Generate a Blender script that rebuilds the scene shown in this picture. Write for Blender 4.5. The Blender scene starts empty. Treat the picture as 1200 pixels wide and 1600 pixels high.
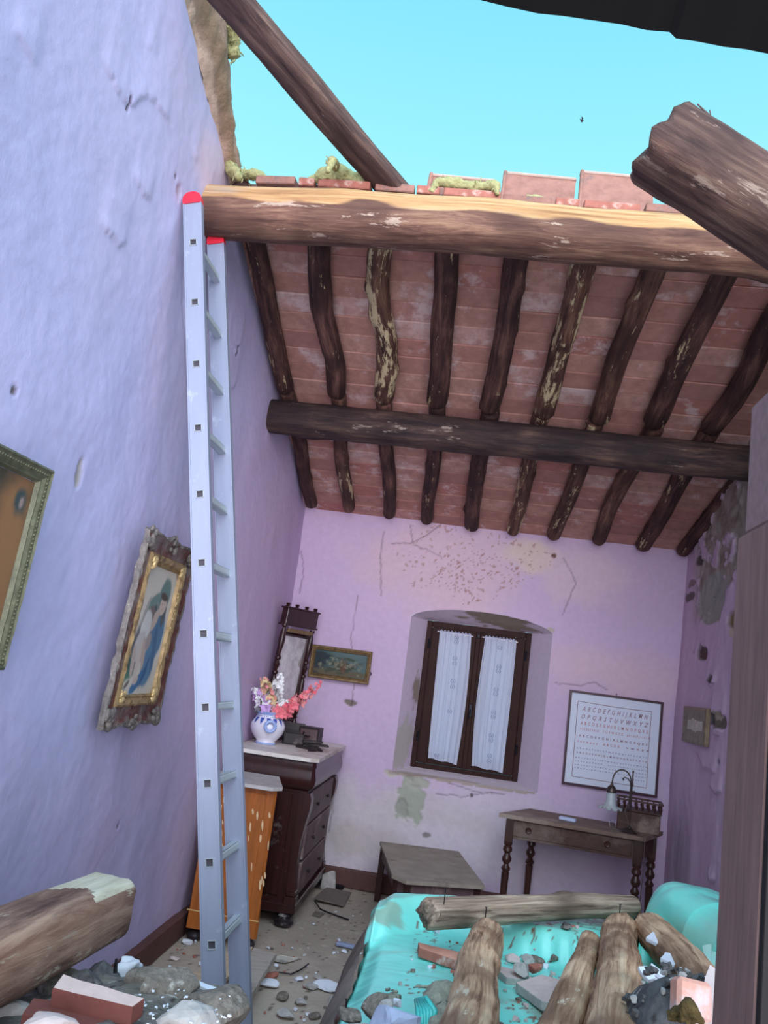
import bpy, bmesh, math, random
import numpy as np
from mathutils import Vector, Matrix
PI = math.pi
C = bpy.context.scene.collection
scene = bpy.context.scene
random.seed(7)

# ------------------------------------------------------------------ camera
FPX = 1300.0; H = 1.62
P_, Y_, R_ = 0.1880, 0.1241, 0.1354
def cam_axes():
    cy, sy = math.cos(Y_), math.sin(Y_); cp, sp = math.cos(P_), math.sin(P_)
    fw = np.array([-sy*cp, cy*cp, sp]); rt = np.array([cy, sy, 0.0]); dn = np.cross(fw, rt)
    cr, sr = math.cos(R_), math.sin(R_)
    return cr*rt - sr*dn, sr*rt + cr*dn, fw
RT, DN, FW = cam_axes()
cam_d = bpy.data.cameras.new('camera'); cam = bpy.data.objects.new('camera', cam_d); C.objects.link(cam)
m = Matrix.Identity(4)
for i in range(3):
    m[i][0] = RT[i]; m[i][1] = -DN[i]; m[i][2] = -FW[i]
m[2][3] = H
cam.matrix_world = m
cam_d.sensor_fit = 'VERTICAL'; cam_d.sensor_height = 36.0; cam_d.lens = FPX/1600*36.0
cam_d.clip_start = 0.02; cam_d.clip_end = 500
scene.camera = cam

# ------------------------------------------------------------------ light and exposure
w = bpy.data.worlds.new('sky'); scene.world = w; w.use_nodes = True
nt = w.node_tree; nt.nodes.clear()
o_ = nt.nodes.new('ShaderNodeOutputWorld'); b_ = nt.nodes.new('ShaderNodeBackground')
tc = nt.nodes.new('ShaderNodeTexCoord'); sx = nt.nodes.new('ShaderNodeSeparateXYZ')
mr = nt.nodes.new('ShaderNodeMapRange'); mr.inputs['From Min'].default_value = -1; mr.inputs['From Max'].default_value = 1
rp = nt.nodes.new('ShaderNodeValToRGB')
nt.links.new(tc.outputs['Generated'], sx.inputs[0]); nt.links.new(sx.outputs['Z'], mr.inputs['Value'])
nt.links.new(mr.outputs[0], rp.inputs[0]); nt.links.new(rp.outputs[0], b_.inputs['Color']); nt.links.new(b_.outputs[0], o_.inputs['Surface'])
els = rp.color_ramp.elements
els[0].position = 0.0; els[0].color = (.62, .56, .56, 1)
els[1].position = 1.0; els[1].color = (.09, .36, .74, 1)
for pos, c in ((.49, (.80, .74, .76, 1)), (.51, (.62, .88, 1, 1)), (.75, (.38, .92, 1.0, 1)), (.84, (.24, .76, .97, 1))):
    e = els.new(pos); e.color = c
b_.inputs['Strength'].default_value = 1.0
SKY_BG = b_
sd = bpy.data.lights.new('sun', 'SUN'); sd.energy = 2.2; sd.angle = math.radians(60); sd.color = (.70, .88, 1.0)
so = bpy.data.objects.new('sun', sd); C.objects.link(so)
so.rotation_euler = Vector((-.05, .52, -.85)).to_track_quat('-Z', 'Y').to_euler()
# added fill lamp, nearly level from behind the viewer, brightens the deep room
sd2 = bpy.data.lights.new('open_side_fill', 'SUN'); sd2.energy = 4.2; sd2.angle = math.radians(65); sd2.color = (.95, .90, 1.0)
so2 = bpy.data.objects.new('open_side_fill', sd2); C.objects.link(so2)
so2.rotation_euler = Vector((-.30, 1.0, -.18)).to_track_quat('-Z', 'Y').to_euler()
# added upward fill lamp, brightens the underside of the roof
sd3 = bpy.data.lights.new('underside_fill', 'SUN'); sd3.energy = 1.7; sd3.angle = math.radians(40); sd3.color = (.92, .92, 1.0)
so3 = bpy.data.objects.new('underside_fill', sd3); C.objects.link(so3)
so3.rotation_euler = Vector((-.12, 1.0, .38)).to_track_quat('-Z', 'Y').to_euler()
vs = scene.view_settings
vs.view_transform = 'Standard'; vs.look = 'None'; vs.gamma = 1.0; vs.exposure = 0.08; vs.use_curve_mapping = False

# ------------------------------------------------------------------ helpers
def ray(x, y):
    a, b = (x-600)/FPX, (y-800)/FPX
    return RT*a + DN*b + FW
def at(x, y, X=None, Y=None, Z=None):
    """world point seen at a pixel on a known plane (used to take measurements)"""
    d = ray(x, y)
    t = X/d[0] if X is not None else (Y/d[1] if Y is not None else (Z-H)/d[2])
    return Vector((t*d[0], t*d[1], H + t*d[2]))
def lin(r, g, b):
    f = lambda c: (c/255/12.92) if c <= 10 else ((c/255+.055)/1.055)**2.4
    return (f(r), f(g), f(b))

def _hash(i, j, k, s):
    n = (i*73856093) ^ (j*19349663) ^ (k*83492791) ^ (s*2654435761 & 0x7fffffff)
    n = (n ^ (n >> 13)) * 1274126177 & 0x7fffffff
    return ((n ^ (n >> 16)) & 0xffff)/65535.0
def vn(x, y, z=0.0, s=0):
    x = np.asarray(x, float); y = np.asarray(y, float)+0*x; z = np.asarray(z, float)+0*x
    i, j, k = np.floor(x).astype(np.int64), np.floor(y).astype(np.int64), np.floor(z).astype(np.int64)
    fx, fy, fz = x-i, y-j, z-k
    fx, fy, fz = [q*q*(3-2*q) for q in (fx, fy, fz)]
    r = 0
    for a in (0, 1):
        for b in (0, 1):
            for c in (0, 1):
                wgt = (fx if a else 1-fx)*(fy if b else 1-fy)*(fz if c else 1-fz)
                r = r + wgt*_hash(i+a, j+b, k+c, s)
    return r*2-1
def fbm(x, y, z=0.0, s=0, o=4):
    r = 0; a = .5; f = 1
    for q in range(o):
        r = r + a*vn(np.asarray(x)*f, np.asarray(y)*f, np.asarray(z)*f, s+q*17); a *= .5; f *= 2.03
    return r
def vn1(x, s=0): return float(vn(x, 0.37*s+.1, 0.0, s))

def tag(o, label=None, cat=None, group=None, kind=None):
    if label: o['label'] = label
    if cat: o['category'] = cat
    if group: o['group'] = group
    if kind: o['kind'] = kind
    return o
def empty(name, loc=(0, 0, 0), rz=0.0, label=None, cat=None, group=None):
    o = bpy.data.objects.new(name, None); C.objects.link(o); o.location = loc; o.rotation_euler = (0, 0, rz)
    o.empty_display_size = .1
    return tag(o, label, cat, group)
def link(name, me, mat, parent=None, smooth=False):
    o = bpy.data.objects.new(name, me); C.objects.link(o)
    if mat is not None and not me.materials:
        for q in (mat if isinstance(mat, (list, tuple)) else [mat]): me.materials.append(q)
    if smooth: me.polygons.foreach_set('use_smooth', [True]*len(me.polygons))
    if parent is not None: o.parent = parent
    return o
def copy_tree(o, parent=None):
    c = o.copy(); C.objects.link(c); c.parent = parent
    for ch in list(o.children): copy_tree(ch, c)
    return c

class MB:
    """collects simple solids, then becomes ONE mesh"""
    def __init__(s): s.v = []; s.f = []; s.m = []; s.mi = 0
    def add(s, vs_, fs):
        n = len(s.v); s.v += [tuple(p) for p in vs_]; s.f += [tuple(i+n for i in f) for f in fs]; s.m += [s.mi]*len(fs); return s
    def box(s, c, d, R=None, bev=0.0):
        hx, hy, hz = d[0]/2, d[1]/2, d[2]/2
        if bev > 0 and min(hx, hy, hz) > bev*1.05:
            b = bev; pts = []
            for sx_ in (-1, 1):
                for sy_ in (-1, 1):
                    for sz_ in (-1, 1):
                        pts += [(sx_*(hx-b), sy_*(hy-b), sz_*hz), (sx_*(hx-b), sy_*hy, sz_*(hz-b)), (sx_*hx, sy_*(hy-b), sz_*(hz-b))]
            bm = bmesh.new()
            for p in pts: bm.verts.new(p)
            bmesh.ops.convex_hull(bm, input=bm.verts)
            bm.verts.index_update()
            vv = [v.co.copy() for v in bm.verts]; ff = [[v.index for v in f.verts] for f in bm.faces]; bm.free()
        else:
            vv = [Vector((x, y, z)) for x in (-hx, hx) for y in (-hy, hy) for z in (-hz, hz)]
            ff = [(0, 1, 3, 2), (4, 6, 7, 5), (0, 4, 5, 1), (2, 3, 7, 6), (0, 2, 6, 4), (1, 5, 7, 3)]
        if R is not None: vv = [R @ v for v in vv]
        c = Vector(c); return s.add([v+c for v in vv], ff)
    def b2(s, a, b, bev=0.0):
        return s.box([(a[i]+b[i])/2 for i in range(3)], [abs(b[i]-a[i]) for i in range(3)], None, bev)
    def tube(s, pts, rad, n=8, cap=True, sc=(1, 1)):
        pts = [Vector(p) for p in pts]; rad = rad if hasattr(rad, '__len__') else [rad]*len(pts)
        base = len(s.v); up = Vector((0, 0, 1)); fs = []; vs_ = []
        t0 = (pts[1]-pts[0]).normalized(); a = up.cross(t0)
        if a.length < .1: a = Vector((1, 0, 0)).cross(t0)
        a.normalize()
        for i, p in enumerate(pts):
            t = (pts[min(i+1, len(pts)-1)]-pts[max(i-1, 0)]).normalized()
            a = (a-t*a.dot(t)).normalized(); b = t.cross(a)
            for k in range(n):
                th = 2*PI*k/n; vs_.append(p+(a*math.cos(th)*sc[0]+b*math.sin(th)*sc[1])*rad[i])
        for i in range(len(pts)-1):
            for k in range(n):
                q = i*n+k; r_ = i*n+(k+1) % n; fs.append((q, r_, r_+n, q+n))
        if cap: fs += [tuple(range(n-1, -1, -1)), tuple(range((len(pts)-1)*n, len(pts)*n))]
        return s.add(vs_, fs)
    def lathe(s, prof, c=(0, 0, 0), n=16, cap=True, sq=None):
        vs_ = []; fs = []
        for (r, z) in prof:
            for k in range(n):
                th = 2*PI*k/n; vs_.append((c[0]+r*math.cos(th), c[1]+r*math.sin(th), c[2]+z))
        for i in range(len(prof)-1):
            for k in range(n):
                q = i*n+k; r_ = i*n+(k+1) % n; fs.append((q, r_, r_+n, q+n))
        if cap: fs += [tuple(range(n-1, -1, -1)), tuple(range((len(prof)-1)*n, len(prof)*n))]
        return s.add(vs_, fs)
    def prism(s, poly, z0, z1):
        n = len(poly); vs_ = [(x, y, z0) for x, y in poly]+[(x, y, z1) for x, y in poly]
        return s.add(vs_, [tuple(range(n-1, -1, -1)), tuple(range(n, 2*n))]+[(i, (i+1) % n, (i+1) % n+n, i+n) for i in range(n)])
    def prism_ax(s, poly, a0, a1, ax):
        """extrude a 2D outline along axis ax: ax 'y' -> poly is (x,z); ax 'x' -> poly is (y,z)"""
        n = len(poly)
        f = (lambda p, t: (p[0], t, p[1])) if ax == 'y' else (lambda p, t: (t, p[0], p[1]))
        vs_ = [f(p, a0) for p in poly]+[f(p, a1) for p in poly]
        return s.add(vs_, [tuple(range(n-1, -1, -1)), tuple(range(n, 2*n))]+[(i, (i+1) % n, (i+1) % n+n, i+n) for i in range(n)])
    def mesh(s, name='mesh'):
        me = bpy.data.meshes.new(name); me.from_pydata(s.v, [], s.f); me.update()
        bm = bmesh.new(); bm.from_mesh(me); bmesh.ops.recalc_face_normals(bm, faces=bm.faces); bm.to_mesh(me); bm.free()
        if any(s.m): me.polygons.foreach_set('material_index', s.m)
        return me
    def build(s, name, mat, parent=None, smooth=False, off=None, auto=False):
        me = s.mesh(name)
        o = link(name, me, mat, parent, smooth)
        if off is not None:
            me.transform(Matrix.Translation(-Vector(off))); o.location = off
        if auto:
            me.polygons.foreach_set('use_smooth', [True]*len(me.polygons)); me.set_sharp_from_angle(angle=math.radians(35))
        return o

def grid_mesh(name, P, col=None, close_u=False, skip=None):
    """P: (nu,nv,3) array of points"""
    nu, nv = P.shape[:2]
    idx = np.arange(nu*nv).reshape(nu, nv)
    a = idx[:-1, :-1]; b = idx[1:, :-1]; c = idx[1:, 1:]; d = idx[:-1, 1:]
    F = np.stack([a, b, c, d], -1).reshape(-1, 4)
    if skip is not None: F = F[~skip.reshape(-1)]
    me = bpy.data.meshes.new(name)
    me.vertices.add(nu*nv); me.vertices.foreach_set('co', P.reshape(-1).astype(np.float32))
    me.loops.add(len(F)*4); me.loops.foreach_set('vertex_index', F.reshape(-1).astype(np.int32))
    me.polygons.add(len(F)); me.polygons.foreach_set('loop_start', (np.arange(len(F))*4).astype(np.int32))
    me.update(calc_edges=True); me.polygons.foreach_set('use_smooth', [True]*len(F))
    if col is not None:
        at_ = me.color_attributes.new('Col', 'FLOAT_COLOR', 'POINT')
        cc = np.ones((nu*nv, 4), np.float32); cc[:, :3] = col.reshape(-1, 3); at_.data.foreach_set('color', cc.reshape(-1))
    me.validate(); return me

# ------------------------------------------------------------------ materials
MATS = {}
def new_mat(name):
    mt = bpy.data.materials.new(name); mt.use_nodes = True
    return mt, mt.node_tree, mt.node_tree.nodes['Principled BSDF']
def nz(nt, vec, scale, detail=4, rough=.6, dist=0.0):
    n = nt.nodes.new('ShaderNodeTexNoise'); n.inputs['Scale'].default_value = scale; n.inputs['Detail'].default_value = detail
    n.inputs['Roughness'].default_value = rough; n.inputs['Distortion'].default_value = dist
    if vec is not None: nt.links.new(vec, n.inputs['Vector'])
    return n.outputs['Fac']
def ramp(nt, fac, stops):
    r = nt.nodes.new('ShaderNodeValToRGB'); nt.links.new(fac, r.inputs[0]); e = r.color_ramp.elements
    e[0].position, e[0].color = stops[0][0], (*stops[0][1], 1); e[1].position, e[1].color = stops[-1][0], (*stops[-1][1], 1)
    for p, c in stops[1:-1]: q = e.new(p); q.color = (*c, 1)
    return r.outputs[0]
def mixc(nt, fac, a, b, mode='MIX'):
    n = nt.nodes.new('ShaderNodeMix'); n.data_type = 'RGBA'; n.blend_type = mode
    for inp, v in ((n.inputs[0], fac), (n.inputs[6], a), (n.inputs[7], b)):
        if isinstance(v, (int, float)): inp.default_value = v
        elif isinstance(v, tuple): inp.default_value = (*v, 1)
        else: nt.links.new(v, inp)
    return n.outputs[2]
def bump(nt, h, bs, strength=.3, dist=.01):
    n = nt.nodes.new('ShaderNodeBump'); n.inputs['Strength'].default_value = strength; n.inputs['Distance'].default_value = dist
    nt.links.new(h, n.inputs['Height']); nt.links.new(n.outputs[0], bs.inputs['Normal']); return n
def mapping(nt, vec, sc, rot=(0, 0, 0)):
    n = nt.nodes.new('ShaderNodeMapping'); n.inputs['Scale'].default_value = sc; n.inputs['Rotation'].default_value = rot
    nt.links.new(vec, n.inputs['Vector']); return n.outputs[0]
def ocoord(nt): return nt.nodes.new('ShaderNodeTexCoord').outputs['Object']
def sc3(c, k): return tuple(min(1, q*k) for q in c)
def M(name, rgb, rough=.6, metal=0.0, var=.25, scale=12, bmp=.15, stretch=(1, 1, 1), dust=None, dustamt=.0, spec=.4, coat=0.0, bdist=.004):
    if name in MATS: return MATS[name]
    mt, nt, bs = new_mat(name); v = mapping(nt, ocoord(nt), stretch)
    n1 = nz(nt, v, scale, 6, .65)
    c = lin(*rgb)
    col = ramp(nt, n1, [(.3, sc3(c, 1-var)), (.7, sc3(c, 1+var))])
    if dust:
        n2 = nz(nt, ocoord(nt), scale*.45, 5, .7)
        msk = ramp(nt, n2, [(.62-dustamt*.5, (0, 0, 0)), (.72-dustamt*.4, (1, 1, 1))])
        col = mixc(nt, msk, col, lin(*dust))
    nt.links.new(col, bs.inputs['Base Color'])
    bs.inputs['Roughness'].default_value = rough; bs.inputs['Metallic'].default_value = metal
    bs.inputs['Specular IOR Level'].default_value = spec
    if coat: bs.inputs['Coat Weight'].default_value = coat; bs.inputs['Coat Roughness'].default_value = .15
    if bmp: bump(nt, n1, bs, bmp, bdist)
    MATS[name] = mt; return mt
def MV(name, rough=.8, var=.1, scale=30, bmp=.2, bdist=.004, spec=.3, coat=0.0, coord='Object', coatr=.2, trans=0):
    """colour from a vertex attribute painted on real marks, with fine grain"""
    if name in MATS: return MATS[name]
    mt, nt, bs = new_mat(name)
    a = nt.nodes.new('ShaderNodeAttribute'); a.attribute_name = 'Col'
    n1 = nz(nt, ocoord(nt), scale, 6, .65)
    g = ramp(nt, n1, [(.25, (1-var,)*3), (.75, (1, 1, 1))])
    col = mixc(nt, 1.0, a.outputs['Color'], g, 'MULTIPLY'); nt.links.new(col, bs.inputs['Base Color'])
    bs.inputs['Roughness'].default_value = rough; bs.inputs['Specular IOR Level'].default_value = spec
    if coat: bs.inputs['Coat Weight'].default_value = coat; bs.inputs['Coat Roughness'].default_value = coatr
    bump(nt, n1, bs, bmp, bdist); MATS[name] = mt; return mt
def MW(name, dark, mid, light, patch=None, pamt=.3, rough=.75, gs=(26, 26, 3.0), seedshift=0.0, pscale=(14, 14, 3.0)):
    """weathered log wood; 'gc' attribute = (across, across, along the log)"""
    if name in MATS: return MATS[name]
    mt, nt, bs = new_mat(name)
    a = nt.nodes.new('ShaderNodeAttribute'); a.attribute_name = 'gc'
    oi = nt.nodes.new('ShaderNodeObjectInfo')
    vadd = nt.nodes.new('ShaderNodeVectorMath'); vadd.operation = 'ADD'; nt.links.new(a.outputs['Vector'], vadd.inputs[0])
    cmb = nt.nodes.new('ShaderNodeCombineXYZ'); mul = nt.nodes.new('ShaderNodeMath'); mul.operation = 'MULTIPLY'; mul.inputs[1].default_value = 37.0
    nt.links.new(oi.outputs['Random'], mul.inputs[0]); nt.links.new(mul.outputs[0], cmb.inputs[2]); nt.links.new(cmb.outputs[0], vadd.inputs[1])
    v = mapping(nt, vadd.outputs[0], gs)
    n1 = nz(nt, v, 1.0, 8, .7, .4)
    v2 = mapping(nt, vadd.outputs[0], pscale); n2 = nz(nt, v2, 1.0, 5, .75, .2)
    n3 = nz(nt, vadd.outputs[0], 3.0, 2, .5)
    col = ramp(nt, n1, [(.36, lin(*dark)), (.5, lin(*mid)), (.66, lin(*light))])
    col = mixc(nt, ramp(nt, n3, [(.4, (0, 0, 0)), (.62, (.75, .75, .75))]), col, lin(*dark))
    if patch:
        # the share of bare patches differs from log to log
        add = nt.nodes.new('ShaderNodeMath'); add.operation = 'MULTIPLY_ADD'; nt.links.new(oi.outputs['Random'], add.inputs[0])
        add.inputs[1].default_value = .10; add.inputs[2].default_value = -.05
        s_ = nt.nodes.new('ShaderNodeMath'); s_.operation = 'ADD'; nt.links.new(n2, s_.inputs[0]); nt.links.new(add.outputs[0], s_.inputs[1])
        msk = ramp(nt, s_.outputs[0], [(.66-pamt*.3, (0, 0, 0)), (.70-pamt*.3, (1, 1, 1))])
        col = mixc(nt, msk, col, mixc(nt, n1, lin(*patch), sc3(lin(*patch), .55)))
    nt.links.new(col, bs.inputs['Base Color']); bs.inputs['Roughness'].default_value = rough; bs.inputs['Specular IOR Level'].default_value = .3
    bump(nt, n1, bs, .4 if 'log' in name else .75, .008 if 'log' in name else .012); MATS[name] = mt; return mt

wood_dark = MW('rafter_wood', (42, 26, 27), (82, 54, 50), (124, 88, 76), (214, 190, 150), .10)
wood_mid = MW('rafter_wood_pale', (52, 33, 30), (98, 66, 56), (140, 106, 86), (216, 196, 156), .30)
wood_purlin = MW('purlin_wood', (36, 27, 29), (70, 52, 50), (108, 84, 72), (150, 136, 124), -.04)
wood_near = MW('near_beam_wood', (84, 58, 50), (128, 92, 78), (172, 134, 108), (206, 180, 160), .06)
wood_top = MW('beam_top_wood', (176, 132, 86), (226, 184, 130), (246, 214, 164), (250, 232, 200), .1, gs=(40, 40, 1.4))
wood_log = MW('fallen_log_wood', (110, 78, 58), (206, 166, 132), (242, 212, 176), (240, 220, 194), .02, gs=(44, 44, 2.0))
wood_grey = MW('grey_log_wood', (84, 68, 58), (160, 138, 120), (204, 184, 162), (214, 200, 184), .02, gs=(40, 40, 2.0))
wood_plank = MW('rafter_plank_wood', (60, 44, 44), (98, 76, 70), (134, 108, 96), (150, 130, 120), .1)
wood_stub = MW('stub_beam_wood', (62, 44, 42), (108, 80, 72), (150, 120, 102), (176, 150, 136), .04)
wood_cut = MW('cut_beam_wood', (84, 58, 50), (144, 110, 94), (190, 156, 134), (206, 190, 168), .1, gs=(20, 20, 2.2))
wood_saw = MW('sawn_end_wood', (188, 176, 152), (222, 212, 188), (240, 232, 212), None, 0, gs=(30, 30, 3))
wood_under = MW('decayed_beam_side', (44, 36, 34), (84, 70, 62), (128, 108, 92), (170, 150, 128), .1, gs=(22, 22, 5))

maho = M('mahogany', (48, 20, 20), .35, 0, .45, 6, .08, (8, 8, 1), (120, 104, 100), .02, coat=.3)
maho_side = M('dusty_mahogany', (96, 74, 76), .6, 0, .3, 5, .1, (6, 6, 1), (146, 126, 122), .15)
walnut = M('walnut', (70, 42, 34), .45, 0, .4, 6, .1, (1.5, 8, 8), (134, 112, 100), .08)
walnut_leg = M('walnut_leg', (62, 34, 28), .35, 0, .35, 8, .08, (8, 8, 1), coat=.3)
orange_wood = M('orange_wood', (158, 88, 36), .45, 0, .25, 5, .1, (7, 7, .8), coat=.15)
marble = M('dusty_marble', (214, 206, 200), .5, 0, .15, 6, .1, (1, 1, 1), (176, 152, 138), .30)
marble_grey = M('grey_marble', (186, 180, 178), .55, 0, .15, 5, .1, (1, 1, 1), (160, 146, 136), .3)
stone_top = M('dusty_stone_top', (150, 138, 126), .8, 0, .2, 7, .2, (1, 1, 1), (120, 108, 98), .15)
window_wood = M('window_wood', (50, 24, 20), .6, 0, .3, 5, .08, (9, 9, 1), spec=.2)
black_iron = M('black_iron', (30, 27, 34), .45, .5, .2, 30, .1)
brass_dark = M('dark_brass', (84, 74, 70), .4, .8, .2, 30, .1)
alu = M('aluminium', (150, 156, 176), .45, .3, .05, 30, .04, (1, 1, .12), (170, 176, 194), .0, spec=.5)
tube_shade_m = M('tube_shade', (70, 66, 74), .6, .3, .1, 20, 0)
alu_rung = M('rung_aluminium', (184, 192, 196), .4, .3, .06, 12, .05)
red_cap = M('red_plastic', (226, 40, 62), .45, 0, .06, 8, .02)
gilt = M('worn_gilt', (160, 134, 96), .5, .35, .4, 22, .4, dust=(106, 86, 66), dustamt=.15)
gilt_pale = M('pale_gilt', (206, 178, 128), .42, .4, .3, 26, .3)
frame_grey = M('grey_carved_frame', (112, 104, 100), .6, .15, .45, 34, .7, dust=(190, 176, 156), dustamt=.05, bdist=.01)
frame_red = M('red_brown_frame', (98, 58, 52), .5, 0, .45, 18, .4, (1, 1, 1), (120, 108, 104), .32)
frame_green = M('green_gilt_frame', (98, 98, 78), .55, .2, .35, 30, .4, dust=(150, 140, 106), dustamt=.05)
ornate_gold = M('old_gold_frame', (128, 104, 72), .55, .3, .45, 40, .7, bdist=.008)
porcelain = M('porcelain', (226, 224, 236), .2, 0, .03, 6, 0, coat=.6)
blue_glaze = M('blue_glaze', (70, 92, 172), .2, 0, .25, 30, 0, coat=.6)
blue_pale = M('pale_blue_glaze', (150, 172, 222), .2, 0, .12, 30, 0, coat=.6)
leaf_m = M('leaf_green', (64, 92, 66), .6, 0, .3, 30, .1)
pink_fl = M('coral_petals', (240, 122, 134), .6, 0, .2, 60, .1)
lilac_fl = M('lilac_petals', (200, 160, 214), .6, 0, .2, 60, .1)
white_fl = M('white_petals', (236, 236, 236), .6, 0, .06, 60, .1)
cream_fl = M('cream_petals', (226, 206, 160), .6, 0, .2, 60, .1)
salmon_fl = M('salmon_petals', (230, 150, 150), .6, 0, .2, 60, .1)
brick_m = M('brick_red', (166, 104, 90), .9, 0, .2, 18, .4, dust=(206, 180, 168), dustamt=.1)
brick_pale = M('brick_whitewashed', (206, 186, 182), .9, 0, .12, 18, .4, dust=(196, 140, 122), dustamt=.05)
roof_tile = M('roof_tile', (150, 108, 96), .9, 0, .25, 14, .4, dust=(112, 96, 92), dustamt=.12)
plaster_w = M('plaster_white', (224, 226, 236), .9, 0, .06, 30, .2)
plaster_g = M('plaster_grey', (176, 170, 166), .95, 0, .2, 30, .5)
mortar_m = M('mortar_lump', (132, 122, 112), .95, 0, .45, 60, 1.0, (1, 1, 1), (196, 190, 182), .04, bdist=.012)
wool_m = M('mineral_wool', (168, 164, 116), .95, 0, .3, 60, .9, bdist=.012)
wool_grey = M('grey_wool', (158, 156, 140), .95, 0, .25, 50, .9, bdist=.012)
moss_m = M('dry_moss', (102, 84, 50), .95, 0, .4, 80, .9, bdist=.012)
ash_m = M('ash_rubble', (96, 92, 92), .95, 0, .5, 36, 1.0, (1, 1, 1), (176, 172, 168), .03, bdist=.012)
paper_b = M('blue_paper', (186, 198, 226), .8, 0, .06, 20, .2)
black_pl = M('black_plate', (58, 54, 56), .7, 0, .2, 20, .2, (1, 1, 1), (124, 116, 110), .35)
teal_rope = M('teal_plastic', (70, 196, 186), .3, 0, .15, 30, .3, coat=.5)
base_m = M('brown_baseboard', (92, 60, 56), .7, 0, .2, 10, .15, (1, 1, 1), (130, 112, 106), .02)
door_m = M('door_wood', (128, 98, 96), .7, 0, .3, 6, .25, (9, 9, 1))
door_lintel_m = M('door_lintel_wood', (140, 112, 114), .7, 0, .2, 6, .25, (1, 9, 9))  # the lintel board's own lighter wood
door_shade = M('door_shade_wood', (18, 13, 17), .7, 0, .3, 6, .2, (9, 9, 1))  # near-black colour carries the shade beyond the jamb
edge_shade_m = M('painted_shade_boards', (10, 9, 13), .9, 0, .2, 10, .2)  # near-black base colour holds the shade of the boards' underside
cord_m = M('brown_cord', (92, 76, 68), .7, 0, .1, 20, .1)
white_m = M('white_card', (226, 224, 236), .7, 0, .03, 6, 0)
maroon = M('maroon_frame', (58, 18, 40), .4, 0, .1, 10, .02)
ink = M('sampler_ink', (150, 114, 134), .8, 0, .15, 30, 0)
ink_red = M('sampler_ink_red', (186, 124, 134), .8, 0, .15, 30, 0)
ink_grey = M('sampler_ink_grey', (150, 148, 170), .8, 0, .15, 30, 0)
plank_pale = M('pale_board', (168, 160, 150), .8, 0, .18, 6, .2, (1, 7, 7), (132, 124, 116), .15)
wall_v = MV('painted_plaster', .85, .10, 26, .35, .006)
far_v = MV('far_painted_plaster', .85, .12, 22, .35, .006)
paint_v = MV('painted_print', .7, .08, 60, .1, .001)

# near beam: brown weathered sides, paler where the surface faces up
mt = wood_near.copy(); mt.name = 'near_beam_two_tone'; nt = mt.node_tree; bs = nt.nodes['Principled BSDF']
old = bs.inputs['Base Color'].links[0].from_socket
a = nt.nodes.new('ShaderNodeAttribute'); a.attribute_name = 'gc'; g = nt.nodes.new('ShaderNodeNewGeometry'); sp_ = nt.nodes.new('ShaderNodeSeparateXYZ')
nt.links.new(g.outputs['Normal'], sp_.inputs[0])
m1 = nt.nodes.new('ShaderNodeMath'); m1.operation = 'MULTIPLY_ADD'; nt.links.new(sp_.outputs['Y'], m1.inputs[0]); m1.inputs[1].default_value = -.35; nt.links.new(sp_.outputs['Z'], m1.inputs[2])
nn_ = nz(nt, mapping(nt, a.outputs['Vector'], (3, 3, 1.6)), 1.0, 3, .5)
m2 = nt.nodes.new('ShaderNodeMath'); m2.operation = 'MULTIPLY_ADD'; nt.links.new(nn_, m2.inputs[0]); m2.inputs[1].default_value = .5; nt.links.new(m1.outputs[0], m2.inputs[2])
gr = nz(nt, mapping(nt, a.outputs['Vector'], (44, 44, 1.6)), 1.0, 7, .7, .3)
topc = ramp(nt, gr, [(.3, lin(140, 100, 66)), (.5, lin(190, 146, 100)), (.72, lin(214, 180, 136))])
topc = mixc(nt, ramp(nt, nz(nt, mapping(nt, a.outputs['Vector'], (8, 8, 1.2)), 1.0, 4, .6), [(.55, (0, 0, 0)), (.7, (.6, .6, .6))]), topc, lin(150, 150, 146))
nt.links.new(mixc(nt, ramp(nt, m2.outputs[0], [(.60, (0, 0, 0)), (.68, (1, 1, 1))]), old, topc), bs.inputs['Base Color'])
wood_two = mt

# ceiling brick tiles: each tile its own tone, some limewashed
mt, nt, bs = new_mat('ceiling_tile'); MATS['ceiling_tile'] = mt
oi = nt.nodes.new('ShaderNodeObjectInfo'); geo = nt.nodes.new('ShaderNodeNewGeometry')
tone = ramp(nt, oi.outputs['Random'], [(0, lin(166, 118, 112)), (.3, lin(182, 132, 120)), (.55, lin(192, 148, 136)), (.8, lin(176, 114, 106)), (1, lin(202, 162, 154))])
n1 = nz(nt, geo.outputs['Position'], 14, 6, .65)
col = mixc(nt, ramp(nt, n1, [(.35, (.55, .55, .55)), (.65, (0, 0, 0))]), tone, lin(134, 94, 86))
n2 = nz(nt, geo.outputs['Position'], 5.5, 6, .7)
ad = nt.nodes.new('ShaderNodeMath'); ad.operation = 'MULTIPLY_ADD'; nt.links.new(oi.outputs['Random'], ad.inputs[0]); ad.inputs[1].default_value = .16; nt.links.new(n2, ad.inputs[2])
col = mixc(nt, ramp(nt, ad.outputs[0], [(.64, (0, 0, 0)), (.76, (.8, .8, .8))]), col, lin(206, 182, 182))
nt.links.new(col, bs.inputs['Base Color']); bs.inputs['Roughness'].default_value = .9; bump(nt, n1, bs, .4, .005)
ceiling_tile_m = mt

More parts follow.
